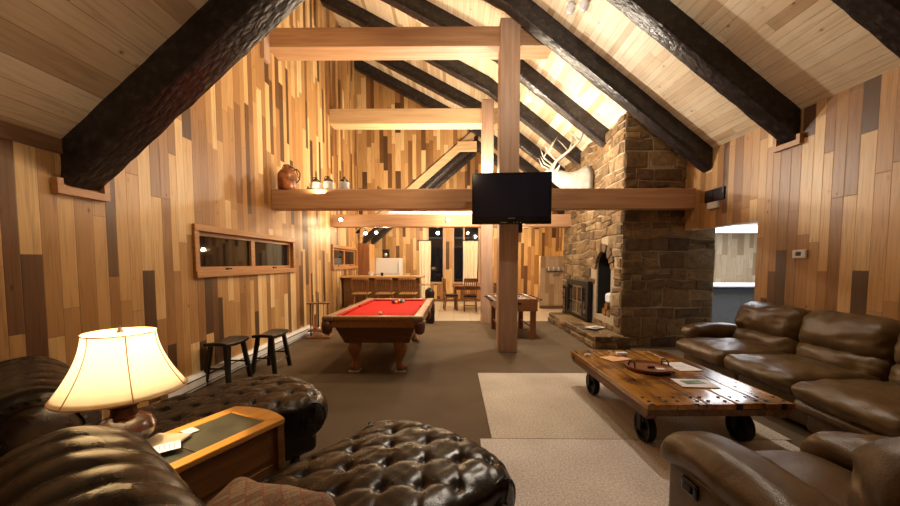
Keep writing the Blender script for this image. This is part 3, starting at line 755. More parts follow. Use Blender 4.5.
# ------------------------------------------------------------------ crocks on the cross beam
Z3 = 2.735; YJ = 6.33
u_ = E('copper_urn', (-2.84, YJ, Z3), 0, 'large mottled copper-brown urn with looped handle on the cross beam', 'urn')
MB().lathe([(.14, 0), (.155, .02), (.155, .22), (.15, .27), (.12, .32), (.06, .37), (.05, .385), (.05, .41), (.02, .43)], 28).build('body', 'copper', u_, smooth='auto')
MB().tube([(.10, 0, .33), (.17, 0, .35), (.22, 0, .28), (.21, 0, .18), (.155, 0, .12)], .010).tube([(.04, 0, .40), (.10, 0, .38), (.16, 0, .33), (.19, 0, .20)], .007).build('handle', 'iron', u_, smooth=True)
MB().tube([(-.07, -.03, .36), (-.04, -.03, .42), (.04, -.03, .42), (.07, -.03, .36)], .007).build('lid_handle', 'iron', u_, smooth=True)
JP = [(.082, 0), (.088, .01), (.088, .12), (.086, .135)]
def jug(x, s, label, handle=True):
    j = E('stoneware_jug', (x, YJ, Z3), 0, label, 'jug', 'stoneware jugs on the cross beam')
    MB().lathe([(r*s, z*s) for r, z in JP], 22).build('body', 'stonejug', j, smooth='auto')
    MB().lathe([(r*s, z*s) for r, z in [(.086, .135), (.07, .17), (.035, .20), (.022, .205), (.022, .23), (.027, .232), (.012, .235)]], 22).build('shoulder', 'jugbrown', j, smooth=True)
    if handle: MB().tube([(-.02*s, 0, .222*s), (-.05*s, 0, .228*s), (-.066*s, 0, .20*s), (-.062*s, 0, .165*s)], .007).build('handle', 'jugbrown', j, smooth=True)
jug(-2.35, .92, 'grey stoneware jug with brown top, beside the copper urn')
jug(-2.14, 1.0, 'middle grey stoneware jug with brown top and ring handle')
jug(-1.87, .96, 'pale stoneware jug standing apart from the other two jugs', False)
for x, lab in ((-2.49, 'tiny dark figurine between copper urn and jugs'), (-1.54, 'tiny dark figurine past the pale jug on cross beam'), (-1.29, 'last tiny dark figurine on the cross beam')):
    tag(MB().lathe([(.02, 0), (.026, .02), (.012, .04), (.014, .055), (.003, .07)], 10, (x, YJ, Z3)).rbox((x+.02, YJ, Z3+.018), (.035, .015, .016), .01).build('figurine', 'jugbrown', smooth=True), lab, 'figurine', 'figurines on the cross beam')

# ------------------------------------------------------------------ light fittings
def track_head(loc, aim, label, arm=(0, .12, .05), lit=True):
    e = E('track_spotlight', loc, 0, label, 'spotlight', 'track spotlights')
    d = (Vector(aim)-Vector(loc)).normalized(); q = d.to_track_quat('Z', 'Y').to_matrix().to_4x4()
    MB().lathe([(.025, -.10), (.045, -.08), (.055, .0), (.05, .0), (.04, -.06), (.01, -.07)], 14, xf=q).build('housing', 'silver', e, smooth='auto')
    MB().lathe([(.001, -.03), (.03, -.02), (.04, -.005), (.001, .005)], 12, xf=q).build('bulb', 'bulb' if lit else 'offglobe', e)
    MB().tube([-d*.08, Vector(arm)*.6-d*.03, Vector(arm)], .008).build('arm', 'iron', e)
track_head((-2.80, 9.14, 2.56), (-2.0, 6, 1.0), 'lit spotlight at the wall end of the second low cross beam', (0, .165, .05))
track_head((-.15, 9.14, 2.56), (-.3, 6, 1.2), 'lit spotlight on second low cross beam beside the television', (0, .165, .05))
track_head((-2.33, 9.72, 2.27), (-2.2, 8.6, 1.0), 'lit spotlight under second cross beam, above small window end of bar', (0, -.12, .15))
track_head((-2.05, 9.72, 2.29), (-2.0, 8.6, 1.2), 'lit spotlight under second cross beam, nearer above the fridge', (0, -.12, .13))
track_head((-.43, 9.72, 2.27), (-.5, 8.4, 1.2), 'lit spotlight under second cross beam, before the tall dark window', (0, -.12, .15))
track_head((1.50, 7.56, 4.75), (1.2, 5, 3.9), 'bright floodlight on the sloping ceiling beside the central post', (0, .05, .47))
track_head((.74, 8.86, 3.40), (.5, 6, 3.5), 'lit floodlight peeking over top edge of television', (.02, .17, .02))
s_ = E('fluorescent_strip', (-.4, 9.43, 2.71), 0, 'white fluorescent strip lying on top of second cross beam', 'light')
bx(-1.3, 1.3, -.05, .05, 0, .05).build('housing', 'white', s_)
MB().tube([(-1.25, 0, .075), (1.25, 0, .075)], .016).build('tube', 'tube', s_)
s2 = dup(s_, loc=(-1.7, 6.50, 2.58), label='fluorescent strip behind long low cross beam under the jugs')
gl = E('ceiling_globe', (1.62, 5.35, zr(1.62)+RD), 0, 'unlit white globe fitting on the ceiling above post', 'light', 'ceiling globes')
MB().lathe([(.05, -.02), (.05, .06)], 14).build('base', 'white', gl)
MB().lathe([(.001, -.17), (.045, -.155), (.068, -.11), (.06, -.06), (.03, -.02)], 18).build('globe', 'offglobe', gl, smooth=True)
dup(gl, loc=(1.74, 5.15, zr(1.74)+RD), label='second unlit globe fitting cut by the top of view')

# ------------------------------------------------------------------ right wall fittings
v_ = E('wall_vent', (XR, 5.76, 2.44), 0, 'black louvred vent box high on the sofa wall near the beam', 'vent')
bx(-.025, 0, -.22, .20, 0, .19).build('box', 'black', v_, bevel=.006)
bx(-.03, -.025, .0, .012, .01, .18).build('divider', 'iron', v_)
tag(bx(XR-.05, XR, 5.64, 5.86, 2.33, 2.43).build('wall_sensor', 'white', bevel=.01), 'white plastic box mounted just under the black vent', 'sensor')
t_ = E('thermostat', (XR, 4.30, 1.55), 0, 'white thermostat with dark display on the sofa wall', 'thermostat')
bx(-.03, 0, -.085, .085, 0, .10).build('housing', 'white', t_, bevel=.012)
bx(-.033, -.03, -.03, .035, .03, .075).build('display', 'screen', t_)

# ------------------------------------------------------------------ baseboard heater
hh = E('baseboard_heater', (XL, 5.6, 0), 0, 'long white baseboard heater along the board wall behind black stools', 'heater')
MB().prism([(0, .02), (.07, .02), (.075, .05), (.075, .15), (.045, .19), (0, .19)], 'Y', -1.85, 2.1).build('casing', 'white', hh)
MB().box(.0745, .077, -1.8, 1.85, .135, .148).box(.0745, .077, -1.8, 1.85, .045, .055).build('grille_slots', 'black', hh)

# ------------------------------------------------------------------ saddle stools
def stool(loc, rz, label):
    e = E('saddle_stool', loc, rz, label, 'stool', 'black saddle stools')
    def sh(q): return Vector((q.x, q.y, q.z+.02*(q.y/.22)**2-.008*(q.x/.13)**2))
    MB().rbox((0, 0, .47), (.135, .225, .020), .012, shape=sh, m=9).build('seat', 'black', e, smooth=True)
    for sx in (-1, 1):
        for sy in (-1, 1):
            t0 = Vector((sx*.09, sy*.155, .458)); b0 = Vector((sx*.145, sy*.205, 0)); h = .021
            MB().hexa([b0+Vector(p) for p in ((-h, -h, 0), (h, -h, 0), (h, h, 0), (-h, h, 0))], [t0+Vector(p) for p in ((-h, -h, 0), (h, -h, 0), (h, h, 0), (-h, h, 0))]).build('leg', 'black', e)
    for sx in (-1, 1): MB().tube([(sx*.128, -.19, .14), (sx*.128, .19, .14)], .011, 4).build('stretcher', 'black', e)
    for sy in (-1, 1): MB().tube([(-.122, sy*.184, .2), (.122, sy*.184, .2)], .011, 4).build('stretcher', 'black', e)
    e.scale = (1.06, 1.06, 1.06)
    return e
stool((-2.86, 4.56, 0), -.05, 'black saddle stool nearer the lamp, against the board wall')
stool((-2.56, 5.07, 0), -.02, 'black saddle stool further along, beside the baseboard heater')

# ------------------------------------------------------------------ pool table
pt = E('pool_table', (-1.06, 5.98, 0), 0, 'red baize pool table with carved claw feet', 'pool table')
W, LN = .645, 1.235; ZR = .80
m = MB()
rw = .115
m.box(-W, W, -LN, -LN+rw, ZR-.06, ZR).box(-W, W, LN-rw, LN, ZR-.06, ZR).box(-W, -W+rw, -LN+rw, LN-rw, ZR-.06, ZR).box(W-rw, W, -LN+rw, LN-rw, ZR-.06, ZR)
m.build('rail', 'pool', pt, bevel=.015)
m = MB().box(-W+.01, W-.01, -LN+.01, -LN+.05, ZR-.15, ZR-.06).box(-W+.01, W-.01, LN-.05, LN-.01, ZR-.15, ZR-.06).box(-W+.01, -W+.05, -LN+.05, LN-.05, ZR-.15, ZR-.06).box(W-.05, W-.01, -LN+.05, LN-.05, ZR-.15, ZR-.06)
m.build('apron', 'pool', pt, bevel=.008)
bx(-W+.1, W-.1, -LN+.1, LN-.1, ZR-.07, ZR-.035).build('baize_bed', 'redcloth', pt)
m = MB(); q = rw
for sx in (-1, 1):
    for (a_, b_) in ((-LN+rw+.07, -.07), (.07, LN-rw-.07)):
        m.prism([(sx*(W-q), ZR-.005), (sx*(W-q-.05), ZR-.012), (sx*(W-q-.045), ZR-.03), (sx*(W-q), ZR-.035)], 'Y', a_, b_)
for sy in (-1, 1):
    m.prism([(sy*(LN-q), ZR-.005), (sy*(LN-q-.05), ZR-.012), (sy*(LN-q-.045), ZR-.03), (sy*(LN-q), ZR-.035)], 'X', -W+rw+.07, W-rw-.07)
m.build('cushion', 'redcushion', pt)
tp = .13
m = MB().hexa([(-W+.20, -LN+.24, ZR-.40), (W-.20, -LN+.24, ZR-.40), (W-.20, LN-.24, ZR-.40), (-W+.20, LN-.24, ZR-.40)],
              [(-W+.09, -LN+.10, ZR-.12), (W-.09, -LN+.10, ZR-.12), (W-.09, LN-.10, ZR-.12), (-W+.09, LN-.10, ZR-.12)])
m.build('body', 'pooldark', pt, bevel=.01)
for sx in (-1, 1):
    for sy in (-1, 0, 1):
        if sy: 
            m = MB().rbox((sx*(W-.055), sy*(LN-.055), ZR-.03), (.075, .075, .037), .03)
        else: m = MB().rbox((sx*(W-.03), 0, ZR-.03), (.045, .07, .036), .02)
        m.build('pocket_casting', 'brass', pt, smooth=True)
        px = sx*(W-.11 if sy else W-.085); py = sy*(LN-.11)
        MB().lathe([(.055, 0), (.05, .002)], 16, (px, py, ZR-.030 if True else 0)).build('pocket_hole', 'black', pt)
        px = sx*(W-.035); py = sy*(LN-.035)
        MB().lathe([(.03, -.24), (.062, -.21), (.072, -.13), (.064, -.065)], 14, (px, py, ZR)).build('pocket_net', 'pocket', pt, smooth=True)
def legp(sx, sy):
    m = MB(); pts = []; rs = []
    prof = [(.0, .40, .075), (.01, .36, .085), (.035, .31, .085), (.03, .25, .07), (.005, .19, .052), (-.005, .13, .045), (.0, .08, .05), (.03, .045, .065), (.035, .012, .06)]
    for d, z, r in prof: pts.append((sx*(.30+d*.7), sy*(.93+d*.3), z+.01)); rs.append(r*1.15)
    m.tube(pts, rs, 14)
    for a_ in (-.6, 0, .6):
        m.tube([(sx*(.32+.03*math.cos(a_)), sy*.94+.05*math.sin(a_)-sy*.0, .08), (sx*(.335+.055*math.cos(a_)), sy*.94+.075*math.sin(a_)-sy*.03, .045), (sx*(.335+.06*math.cos(a_)), sy*.94+.08*math.sin(a_)-sy*.04, .006)], [.02, .018, .01])
    l = m.build('leg', 'pool', pt, smooth=True)
    MB().box(sx*.32-.075, sx*.32+.075, sy*.94-.075, sy*.94+.075, 0, .012).build('foot_pad', 'white', l)
for sx in (-1, 1):
    for sy in (-1, 1): legp(sx, sy)
def ballmat(n_, c): return flat(n_+' pool ball', c, .12, coat=.5, noise_amt=.01)
bz = ZR-.035+.029
cols = [('yellow', (.85, .55, .05)), ('blue', (.03, .06, .4)), ('red', (.6, .02, .02)), ('purple', (.16, .04, .25)), ('orange', (.85, .25, .03)), ('green', (.02, .22, .07)), ('maroon', (.25, .02, .03)), ('black', (.01, .01, .01)), ('yellow and white', (.82, .78, .6)), ('blue and white', (.55, .58, .7))]
sphere = [(.029*math.sin(PI*k/10)+.0001, -.029*math.cos(PI*k/10)) for k in range(11)]
cb_ = MB().lathe(sphere, 16).build('cue_ball', ballmat('white', (.85, .82, .74)), smooth=True); cb_.location = (-1.03, 5.10, bz)
tag(cb_, 'white cue ball alone on the red baize', 'pool ball')
k = 0
for row in range(4):
    for i in range(row+1):
        o = MB().lathe(sphere, 14).build('pool_ball', ballmat(*cols[k]), smooth=True)
        o.location = (-1.04+(i-row/2)*.063+.004*row, 6.55+row*.056, bz)
        tag(o, cols[k][0]+' pool ball in the racked cluster at far end of red table', 'pool ball', 'racked pool balls'); k += 1

# black bag leaning behind the pool table
bg = MB().rbox((0, 0, .37), (.09, .15, .37), .085, (0, 0, .05), .02, 5).build('black_bag', 'blackseat', smooth=True)
orient(bg, (-.60, 9.1, .004), .5); bg.scale = (1, 1, 1.12); tag(bg, 'black leather bag standing behind the pool table corner', 'bag')

# ------------------------------------------------------------------ cue rack
cr = E('cue_rack', (-2.70, 7.30, 0), .1, 'wooden floor rack holding pool cues beside board wall', 'cue rack')
MB().box(-.24, .24, -.16, .16, 0, .035).box(-.20, .20, -.13, .13, .14, .165).build('base', 'chair', cr, bevel=.005)
for sx in (-1, 1):
    MB().tube([(sx*.17, 0, .03), (sx*.17, 0, .70)], .016, 8).build('upright', 'chair', cr)
MB().box(-.22, .22, -.09, .09, .68, .705).build('top_shelf', 'chair', cr)
for k in range(3):
    c_ = MB().tube([(-2.80+.10*k, 7.24, .17), (-2.80+.10*k, 7.27, .86+.05*(k % 2))], [.014, .006], 8).build('pool_cue', 'chairseat' if k != 1 else 'black')
    tag(c_, ['pale pool cue in rack, closest to board wall', 'black-butted pool cue in the middle of rack', 'pale pool cue in rack, closest to pool table'][k], 'pool cue', 'cues in the rack')
for k in range(4):
    o = MB().lathe(sphere, 12).build('spare_ball', ballmat('spare', [(.7, .65, .5), (.55, .05, .03), (.8, .75, .65), (.6, .3, .05)][k]), smooth=True); o.location = (-2.83+.075*k, 7.22, .165+.0295)
    tag(o, ['cream spare ball on cue rack shelf, wall end', 'red spare ball on cue rack shelf', 'off-white spare ball on cue rack shelf', 'orange spare ball on cue rack shelf, pool table end'][k], 'pool ball', 'balls on the rack')

# ------------------------------------------------------------------ foosball table
fb = E('foosball_table', (1.22, 7.75, 0), .03, 'reddish wooden foosball table behind the central post', 'foosball table')
a_, b_ = .38, .66
m = MB().box(-a_, a_, -b_, -b_+.04, .56, .80).box(-a_, a_, b_-.04, b_, .56, .80).box(-a_, -a_+.04, -b_+.04, b_-.04, .56, .80).box(a_-.04, a_, -b_+.04, b_-.04, .56, .80)
m.build('cabinet', 'chair', fb, bevel=.006)
bx(-a_+.04, a_-.04, -b_+.04, b_-.04, .62, .64).build('playfield', 'stonejug', fb)
for sx in (-1, 1):
    for sy in (-1, 1):
        bx(sx*.31-.05, sx*.31+.05, sy*.58-.05, sy*.58+.05, .0, .56).build('leg', 'chair', fb, bevel=.005)
for sx in (-1, 1): MB().tube([(sx*.31, -.55, .22), (sx*.31, .55, .22)], .02, 6).build('stretcher', 'chair', fb)
for k in range(8):
    y = -.54+k*.154
    ro = MB().tube([(-.46, y, .76), (.46, y, .76)], .009).build('rod', 'silver', fb)
    sd = 1 if k % 2 else -1
    MB().tube([(sd*.46, y, .76), (sd*.54, y, .76)], .016).build('handle', 'black', ro)
    m = MB()
    for j in range(3 if k % 3 else 2): m.rbox((-.2+j*.2, y, .735), (.018, .012, .05), .008, m=2)
    m.build('player_row', 'black' if k % 2 else 'paper', ro)
bx(-.06, .06, -b_-.004, -b_, .69, .73).build('ball_slot', 'black', fb)

# ------------------------------------------------------------------ bar, kitchen
br_ = E('bar_counter', (-1.95, 10.2, 0), 0, 'wooden bar counter with overhanging top behind pool table', 'bar counter')
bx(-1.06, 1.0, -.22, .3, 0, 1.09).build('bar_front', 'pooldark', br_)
MB().box(-1.10, 1.12, -.36, .36, 1.09, 1.14).build('bar_top', 'chairseat', br_, bevel=.01)
bx(1.0, 1.30, -.2, .2, .88, .91).build('end_shelf', 'chairseat', br_, bevel=.005)
def windsor(loc, rz, label):
    e = E('bar_stool', loc, rz, label, 'bar stool', 'bar stools at the counter')
    MB().rbox((0, 0, .70), (.22, .20, .022), .018, m=6).build('seat', 'chairseat', e, smooth=True)
    for sx in (-1, 1):
        for sy in (-1, 1): MB().tube([(sx*.22, sy*.2, 0), (sx*.19, sy*.17, .35), (sx*.15, sy*.14, .69)], [.014, .022, .016]).build('leg', 'chair', e, smooth=True)
    MB().tube([(-.2, -.18, .28), (.2, -.18, .28)], .011).tube([(-.2, .18, .28), (.2, .18, .28)], .011).build('foot_rail', 'chair', e)
    m = MB()
    for k in range(7):
        x = -.17+k*.057; m.tube([(x*.9, -.17, .72), (x*1.1, -.24, 1.06)], .009, 6)
    m.build('back_spindles', 'chair', e)
    def cr_(u, v): return Vector(((u-.5)*.46, -.245-.01+.03*(2*u-1)**2, 1.02+.085*v+.01*math.sin(u*PI)))
    o = MB().grid(cr_, 12, 3).build('crest_rail', 'chair', e, smooth=True); so = o.modifiers.new('s', 'SOLIDIFY'); so.thickness = .022
    for sx in (-1, 1): MB().tube([(sx*.19, -.17, .70), (sx*.225, -.235, 1.06)], .014).build('back_post', 'chair', e)
    return e
for x, lab in ((-2.42, 'spindle-back bar stool closest to the small window'), (-1.80, 'middle spindle-back bar stool at the counter'), (-1.20, 'spindle-back bar stool closest to the curtain')):
    windsor((x, 9.62, 0), random.uniform(-.06, .06), lab)
fr = E('refrigerator', (-2.27, 12.95, 0), 0, 'white refrigerator behind the bar counter', 'refrigerator')
bx(-.42, .42, -.30, .36, .03, 1.66).build('cabinet', 'white', fr, bevel=.01)
bx(-.42, .42, -.36, -.305, .06, 1.10).build('lower_door', 'white', fr, bevel=.015); bx(-.42, .42, -.36, -.305, 1.115, 1.655).build('upper_door', 'white', fr, bevel=.015)
MB().tube([(.36, -.39, .7), (.36, -.39, 1.05)], .012).tube([(.36, -.39, 1.17), (.36, -.39, 1.5)], .012).build('handle', 'silver', fr)
cm = E('coffee_maker', (-2.38, 12.85, 1.66), 0, 'black and silver coffee maker on top of the refrigerator', 'coffee maker')
MB().box(-.11, .11, -.10, .12, 0, .04).box(-.11, .11, .03, .12, .04, .28).box(-.11, .11, -.10, .12, .22, .30).build('body', 'black', cm, bevel=.006)
MB().lathe([(.055, 0), (.065, .03), (.065, .1), (.05, .14)], 14, (0, -.04, .045)).build('carafe', 'silver', cm, smooth=True)
kc = E('wall_cabinet', (-2.87, 12.15, 1.08), 0, 'reddish-brown upper cabinet on board wall by the small window', 'cabinet')
bx(-.19, .16, -.42, .40, 0, 1.04).build('carcass', 'chair', kc, bevel=.005)
for s0 in (-1, 1): bx(.161, .18, -.40 if s0 < 0 else .01, -.01 if s0 < 0 else .38, .02, 1.02).build('door', 'chairseat', kc, bevel=.004)
cu = MB().lathe([(.05, 0), (.07, .06), (.075, .11), (.068, .11), (.06, .04), (.01, .02)], 16).build('white_bowl', 'white', smooth='auto'); cu.location = (-2.28, 10.05, 1.14)
tag(cu, 'white bowl standing on the bar counter', 'bowl')
mu = MB().lathe([(.035, 0), (.037, .09), (.03, .09), (.03, .01)], 12).build('dark_mug', 'black', smooth='auto'); mu.location = (-1.98, 10.1, 1.14); tag(mu, 'dark mug on bar counter in front of refrigerator', 'mug')

# ------------------------------------------------------------------ dining set
dt = E('dining_table', (.62, 12.1, 0), 0, 'wooden dining table in front of the tall windows', 'dining table')
bx(-.68, .68, -.42, .42, .72, .76).build('tabletop', 'chair', dt, bevel=.008)
bx(-.60, .60, -.34, .34, .63, .72).build('apron', 'chair', dt)
for sx in (-1, 1):
    for sy in (-1, 1): bx(sx*.58-.035, sx*.58+.035, sy*.32-.035, sy*.32+.035, 0, .63).build('leg', 'chair', dt)
def dchair(loc, rz, label):
    e = E('dining_chair', loc, rz, label, 'dining chair', 'dining chairs')
    MB().rbox((0, 0, .475), (.21, .20, .03), .025, (0, 0, .01), m=4).build('seat', 'blackseat', e, smooth=True)
    bx(-.2, .2, -.19, .19, .40, .445).build('seat_frame', 'chair', e)
    for sx in (-1, 1):
        bx(sx*.18-.02, sx*.18+.02, .15, .19, 0, .40).build('leg', 'chair', e)
        MB().hexa([(sx*.18-.02, -.24, 0), (sx*.18+.02, -.24, 0), (sx*.18+.02, -.20, 0), (sx*.18-.02, -.20, 0)], [(sx*.18-.02, -.19, .45), (sx*.18+.02, -.19, .45), (sx*.18+.02, -.15, .45), (sx*.18-.02, -.15, .45)]).hexa(
            [(sx*.18-.02, -.19, .45), (sx*.18+.02, -.19, .45), (sx*.18+.02, -.15, .45), (sx*.18-.02, -.15, .45)], [(sx*.18-.02, -.27, 1.02), (sx*.18+.02, -.27, 1.02), (sx*.18+.02, -.235, 1.02), (sx*.18-.02, -.235, 1.02)]).build('back_leg', 'chair', e)
    m = MB()
    for k in range(5): m.tube([(-.12+.06*k, -.18, .55), (-.12+.06*k, -.245, .92)], .011, 4)
    m.build('back_slats', 'chair', e)
    bx(-.16, .16, -.265, -.235, .90, 1.03).build('top_rail', 'chair', e, bevel=.006); bx(-.16, .16, -.20, -.175, .52, .56).build('lower_rail', 'chair', e)
    bx(-.16, .16, -.205, -.185, .18, .21).build('stretcher', 'chair', e)
dchair((-.10, 11.65, 0), -PI/2+.15, 'dining chair seen side on, under the dark windows')
dchair((.50, 11.40, 0), 0, 'dining chair with its slatted back towards the room, before short curtain')
dchair((1.30, 11.95, 0), PI/2, 'dining chair at table end, showing past the second post')

# ------------------------------------------------------------------ rugs
tag(bx(-1.26, 1.26, -.93, .93, 0, .014).build('area_rug', 'rug', bevel=.004), 'oatmeal rug under the cart table, further from viewer', 'rug').location = (1.58, 3.975, 0)
tag(bx(-1.28, 1.28, -1.0, 1.0, 0, .014).build('area_rug', 'rug2', bevel=.004), 'paler grey rug running under the near recliner', 'rug').location = (1.50, 2.04, 0)

# ------------------------------------------------------------------ cart coffee table
ct = E('cart_coffee_table', (1.985, 3.58, .014), .02, 'varnished plank cart coffee table on black iron wheels', 'coffee table')
a_, b_ = .56, .86; zt = .43
rnd = random.Random(4)
pl = [-a_, -.33, -.11, .12, .34, a_]
for k in range(5):
    mb = MB(); zz = zt+rnd.uniform(-.002, .002)
    mb.rbox(((pl[k]+pl[k+1])/2, rnd.uniform(-.01, .01), zz-.022), ((pl[k+1]-pl[k])/2-.003, b_, .022), .006, wr=.002, ws=4, m=10)
    mb.build('plank', 'cart', ct, smooth='auto')
for x_ in (-a_+.02, a_-.10): bx(x_, x_+.08, -b_+.04, b_-.04, zt-.13, zt-.045).build('side_rail', 'cartside', ct, bevel=.006)
for y_ in (-b_+.01, b_-.09): bx(-a_+.01, a_-.01, y_, y_+.08, zt-.10, zt-.046).build('cross_member', 'cartside', ct, bevel=.006)
m = MB()
for sy in (-1, 1):
    for k in range(5):
        xm = (pl[k]+pl[k+1])/2
        for dx in (-.07, .07):
            for dy in (.06, .14): MB().lathe([(.014, 0), (.012, .004), (.004, .006)], 8, (xm+dx+rnd.uniform(-.012, .012), sy*(b_-dy), zt+.001)).build('bolt_head', 'iron', ct)
for k in range(9): MB().lathe([(.013, 0), (.004, .004)], 8, (rnd.uniform(-.5, .5), rnd.uniform(-.6, .6), zt+.001)).build('bolt_head', 'iron', ct)
for k in range(4): bx(-a_+.02+.33*k, -a_+.06+.33*k, -b_-.006, -b_+.006, zt-.045, zt+.002).build('iron_strap', 'iron', ct)
for sx in (-1, 1):
    for sy in (-1, 1):
        cx_, cy_, r = sx*.40, sy*.55, .125
        xf = T((cx_-.0, cy_, r)) @ R(PI/2, 'Y')
        wh = MB().lathe([(r*.82, -.028), (r, -.03), (r, .03), (r*.82, .028)], 24, xf=xf, cap=False)
        wh.lathe([(r*.82, .028), (r*.80, .0), (r*.82, -.028)], 24, xf=xf, cap=False).lathe([(.028, -.04), (.028, .04)], 12, xf=xf)
        wh.lathe([(.001, -.008), (r*.84, -.008), (r*.84, .008), (.001, .008)], 24, xf=xf, cap=False)
        for s in range(6):
            a0 = s*PI/3; wh.tube([xf @ Vector((.02*math.cos(a0), .02*math.sin(a0), 0)), xf @ Vector((r*.84*math.cos(a0), r*.84*math.sin(a0), 0))], .013, 6)
        wh.build('wheel', 'iron', ct, smooth='auto')
        MB().box(cx_-.055, cx_-.042, cy_-.03, cy_+.03, r-.03, zt-.046).box(cx_+.042, cx_+.055, cy_-.03, cy_+.03, r-.03, zt-.046).build('axle_bracket', 'iron', ct)
# things on the cart
zc = .014+zt+.004
tr = E('round_tray', (1.93, 3.62, zc), .2, 'round reddish wooden tray with two loop handles on cart table', 'tray')
MB().lathe([(.17, 0), (.20, .004), (.215, .035), (.205, .036), (.19, .012), (.001, .010)], 40).build('dish', 'chair', tr, smooth='auto')
for sg_ in (-1, 1):
    MB().tube([(sg_*.19, -.05, .03), (sg_*.185, -.035, .08), (sg_*.18, 0, .095), (sg_*.185, .035, .08), (sg_*.19, .05, .03)], .007).build('handle', 'iron', tr, smooth=True)
def sheet(loc, sx, sy, rz, label, cat='paper', lines=5, h=.004, mat='paper'):
    o = bx(-sx, sx, -sy, sy, 0, h).build('paper_sheet', mat); orient(o, loc, rz); tag(o, label, cat)
    m = MB()
    for k in range(lines):
        y = sy*.6-k*sy*1.3/max(1, lines); m.box(-sx*.7, sx*(.7 if k % 2 else .45), y-sy*.035, y+sy*.01, h, h+.0004)
    if lines: m.build('text_lines', 'ink', o)
    return o
sheet((2.30, 3.70, zc), .115, .15, .1, 'plain white sheet of paper on cart table beyond the tray', lines=4)
sheet((2.10, 3.18, zc), .15, .11, -.1, 'white sheet with green leafy leaflet on cart table nearest edge', lines=0)
lf = bx(-.09, .09, -.045, .045, 0, .003).build('green_leaflet', flat('green printed leaflet', (.10, .16, .05), .4, noise_amt=.8, nscale=25)); orient(lf, (2.10, 3.20, zc+.004), .1); tag(lf, 'green and yellow leaflet lying on the white sheet', 'leaflet')
sheet((1.78, 4.02, zc), .13, .10, .35, 'peach coloured paper at far end of cart table', lines=0, mat=flat('peach paper', (.75, .42, .22), .7))
gs = E('reading_glasses', (1.84, 4.02, zc+.006), .2, 'folded clear reading glasses on the peach paper', 'glasses')
MB().tube([(.03*math.cos(t*PI/6)-.035, .022*math.sin(t*PI/6), .02) for t in range(13)], .003, 6).tube([(.03*math.cos(t*PI/6)+.035, .022*math.sin(t*PI/6), .02) for t in range(13)], .003, 6).tube([(-.065, 0, .02), (-.05, .09, .003), (.03, .09, .003)], .003, 6).build('frame', 'black', gs)
tag(bx(1.47, 1.53, 4.08, 4.12, zc, zc+.03).build('white_cube', 'white', bevel=.005), 'small white plastic box at the far corner of cart table', 'box')
tag(MB().rbox((1.90, 4.14, zc+.02), (.06, .03, .02), .012, wr=.006, ws=14).build('crumpled_tissue', 'paper', smooth=True), 'crumpled white tissue beside the glasses on cart table', 'tissue')
tag(MB().rbox((1.95, 3.61, zc+.022), (.035, .016, .010), .008).build('black_lighter', 'black', smooth=True), 'small black object lying inside the round tray', 'lighter')
tag(bx(-.04, .04, -.03, .03, 0, .004).build('white_card', 'paper'), 'white card lying inside the round tray', 'card').location = (2.02, 3.57, zc+.014)

# ------------------------------------------------------------------ brown leather sofa along the right wall
sf = E('leather_sofa', (3.52, 3.52, 0), 0, 'long brown leather reclining sofa along the board wall', 'sofa')
BL = 'brownleather'
# local: -x faces the cart, +x the wall; sections along y
secs = [(.46, 1.33, 0), (-.39, .46, 1), (-1.24, -.39, 2)]
for (y0, y1, k) in secs:
    c = (y0+y1)/2; h = (y1-y0)/2-.004
    sx = -.02-(.06 if k == 2 else 0)
    MB().rbox((sx-.02, c, .22), (.40, h, .165), .04, (.015, 0, 0), .006, 5, seed=k).build('base_panel', BL, sf, smooth=True)
    MB().rbox((sx-.16, c, .43), (.44, h, .085), .08, (.02, .0, .045), .020, 6, seed=k+4, m=14).build('seat_cushion', BL, sf, smooth=True)
    if k == 2: MB().rbox((sx-.42, c, .30), (.13, h, .055), .05, (.02, 0, .02), .008, 6, seed=9).build('footrest_pad', BL, sf, smooth=True)
    tlt = T((.24, c, .5)) @ R(.22, 'Y')
    MB().rbox((0, 0, .05), (.13, h, .15), .11, (.05, 0, 0), .020, 6, seed=k+10, m=12, xf=tlt).build('lumbar_cushion', BL, sf, smooth=True)
    MB().rbox((.01, 0, .30), (.16, h+.01, .20), .12, (.05, 0, .02), .020, 6, seed=k+20, m=12, xf=tlt).build('head_cushion', BL, sf, smooth=True)
bx(.34, .47, -1.22, 1.30, .06, .78).build('back_frame', BL, sf, bevel=.04)
for sy in (1.47, -1.38):
    MB().rbox((.02, sy, .30), (.36, .115, .25), .06, (0, .01, 0), .006, 5).build('arm', BL, sf, smooth=True)
    MB().rbox((.0, sy, .56), (.37, .145, .095), .085, (.02, 0, .03), .014, 6, seed=31, m=10).build('arm_pad', BL, sf, smooth=True)

# ------------------------------------------------------------------ brown leather recliner in the near right corner
rc = E('leather_recliner', (1.62, 1.42, 0), .03, 'brown leather recliner armchair in near corner with side lever', 'armchair')
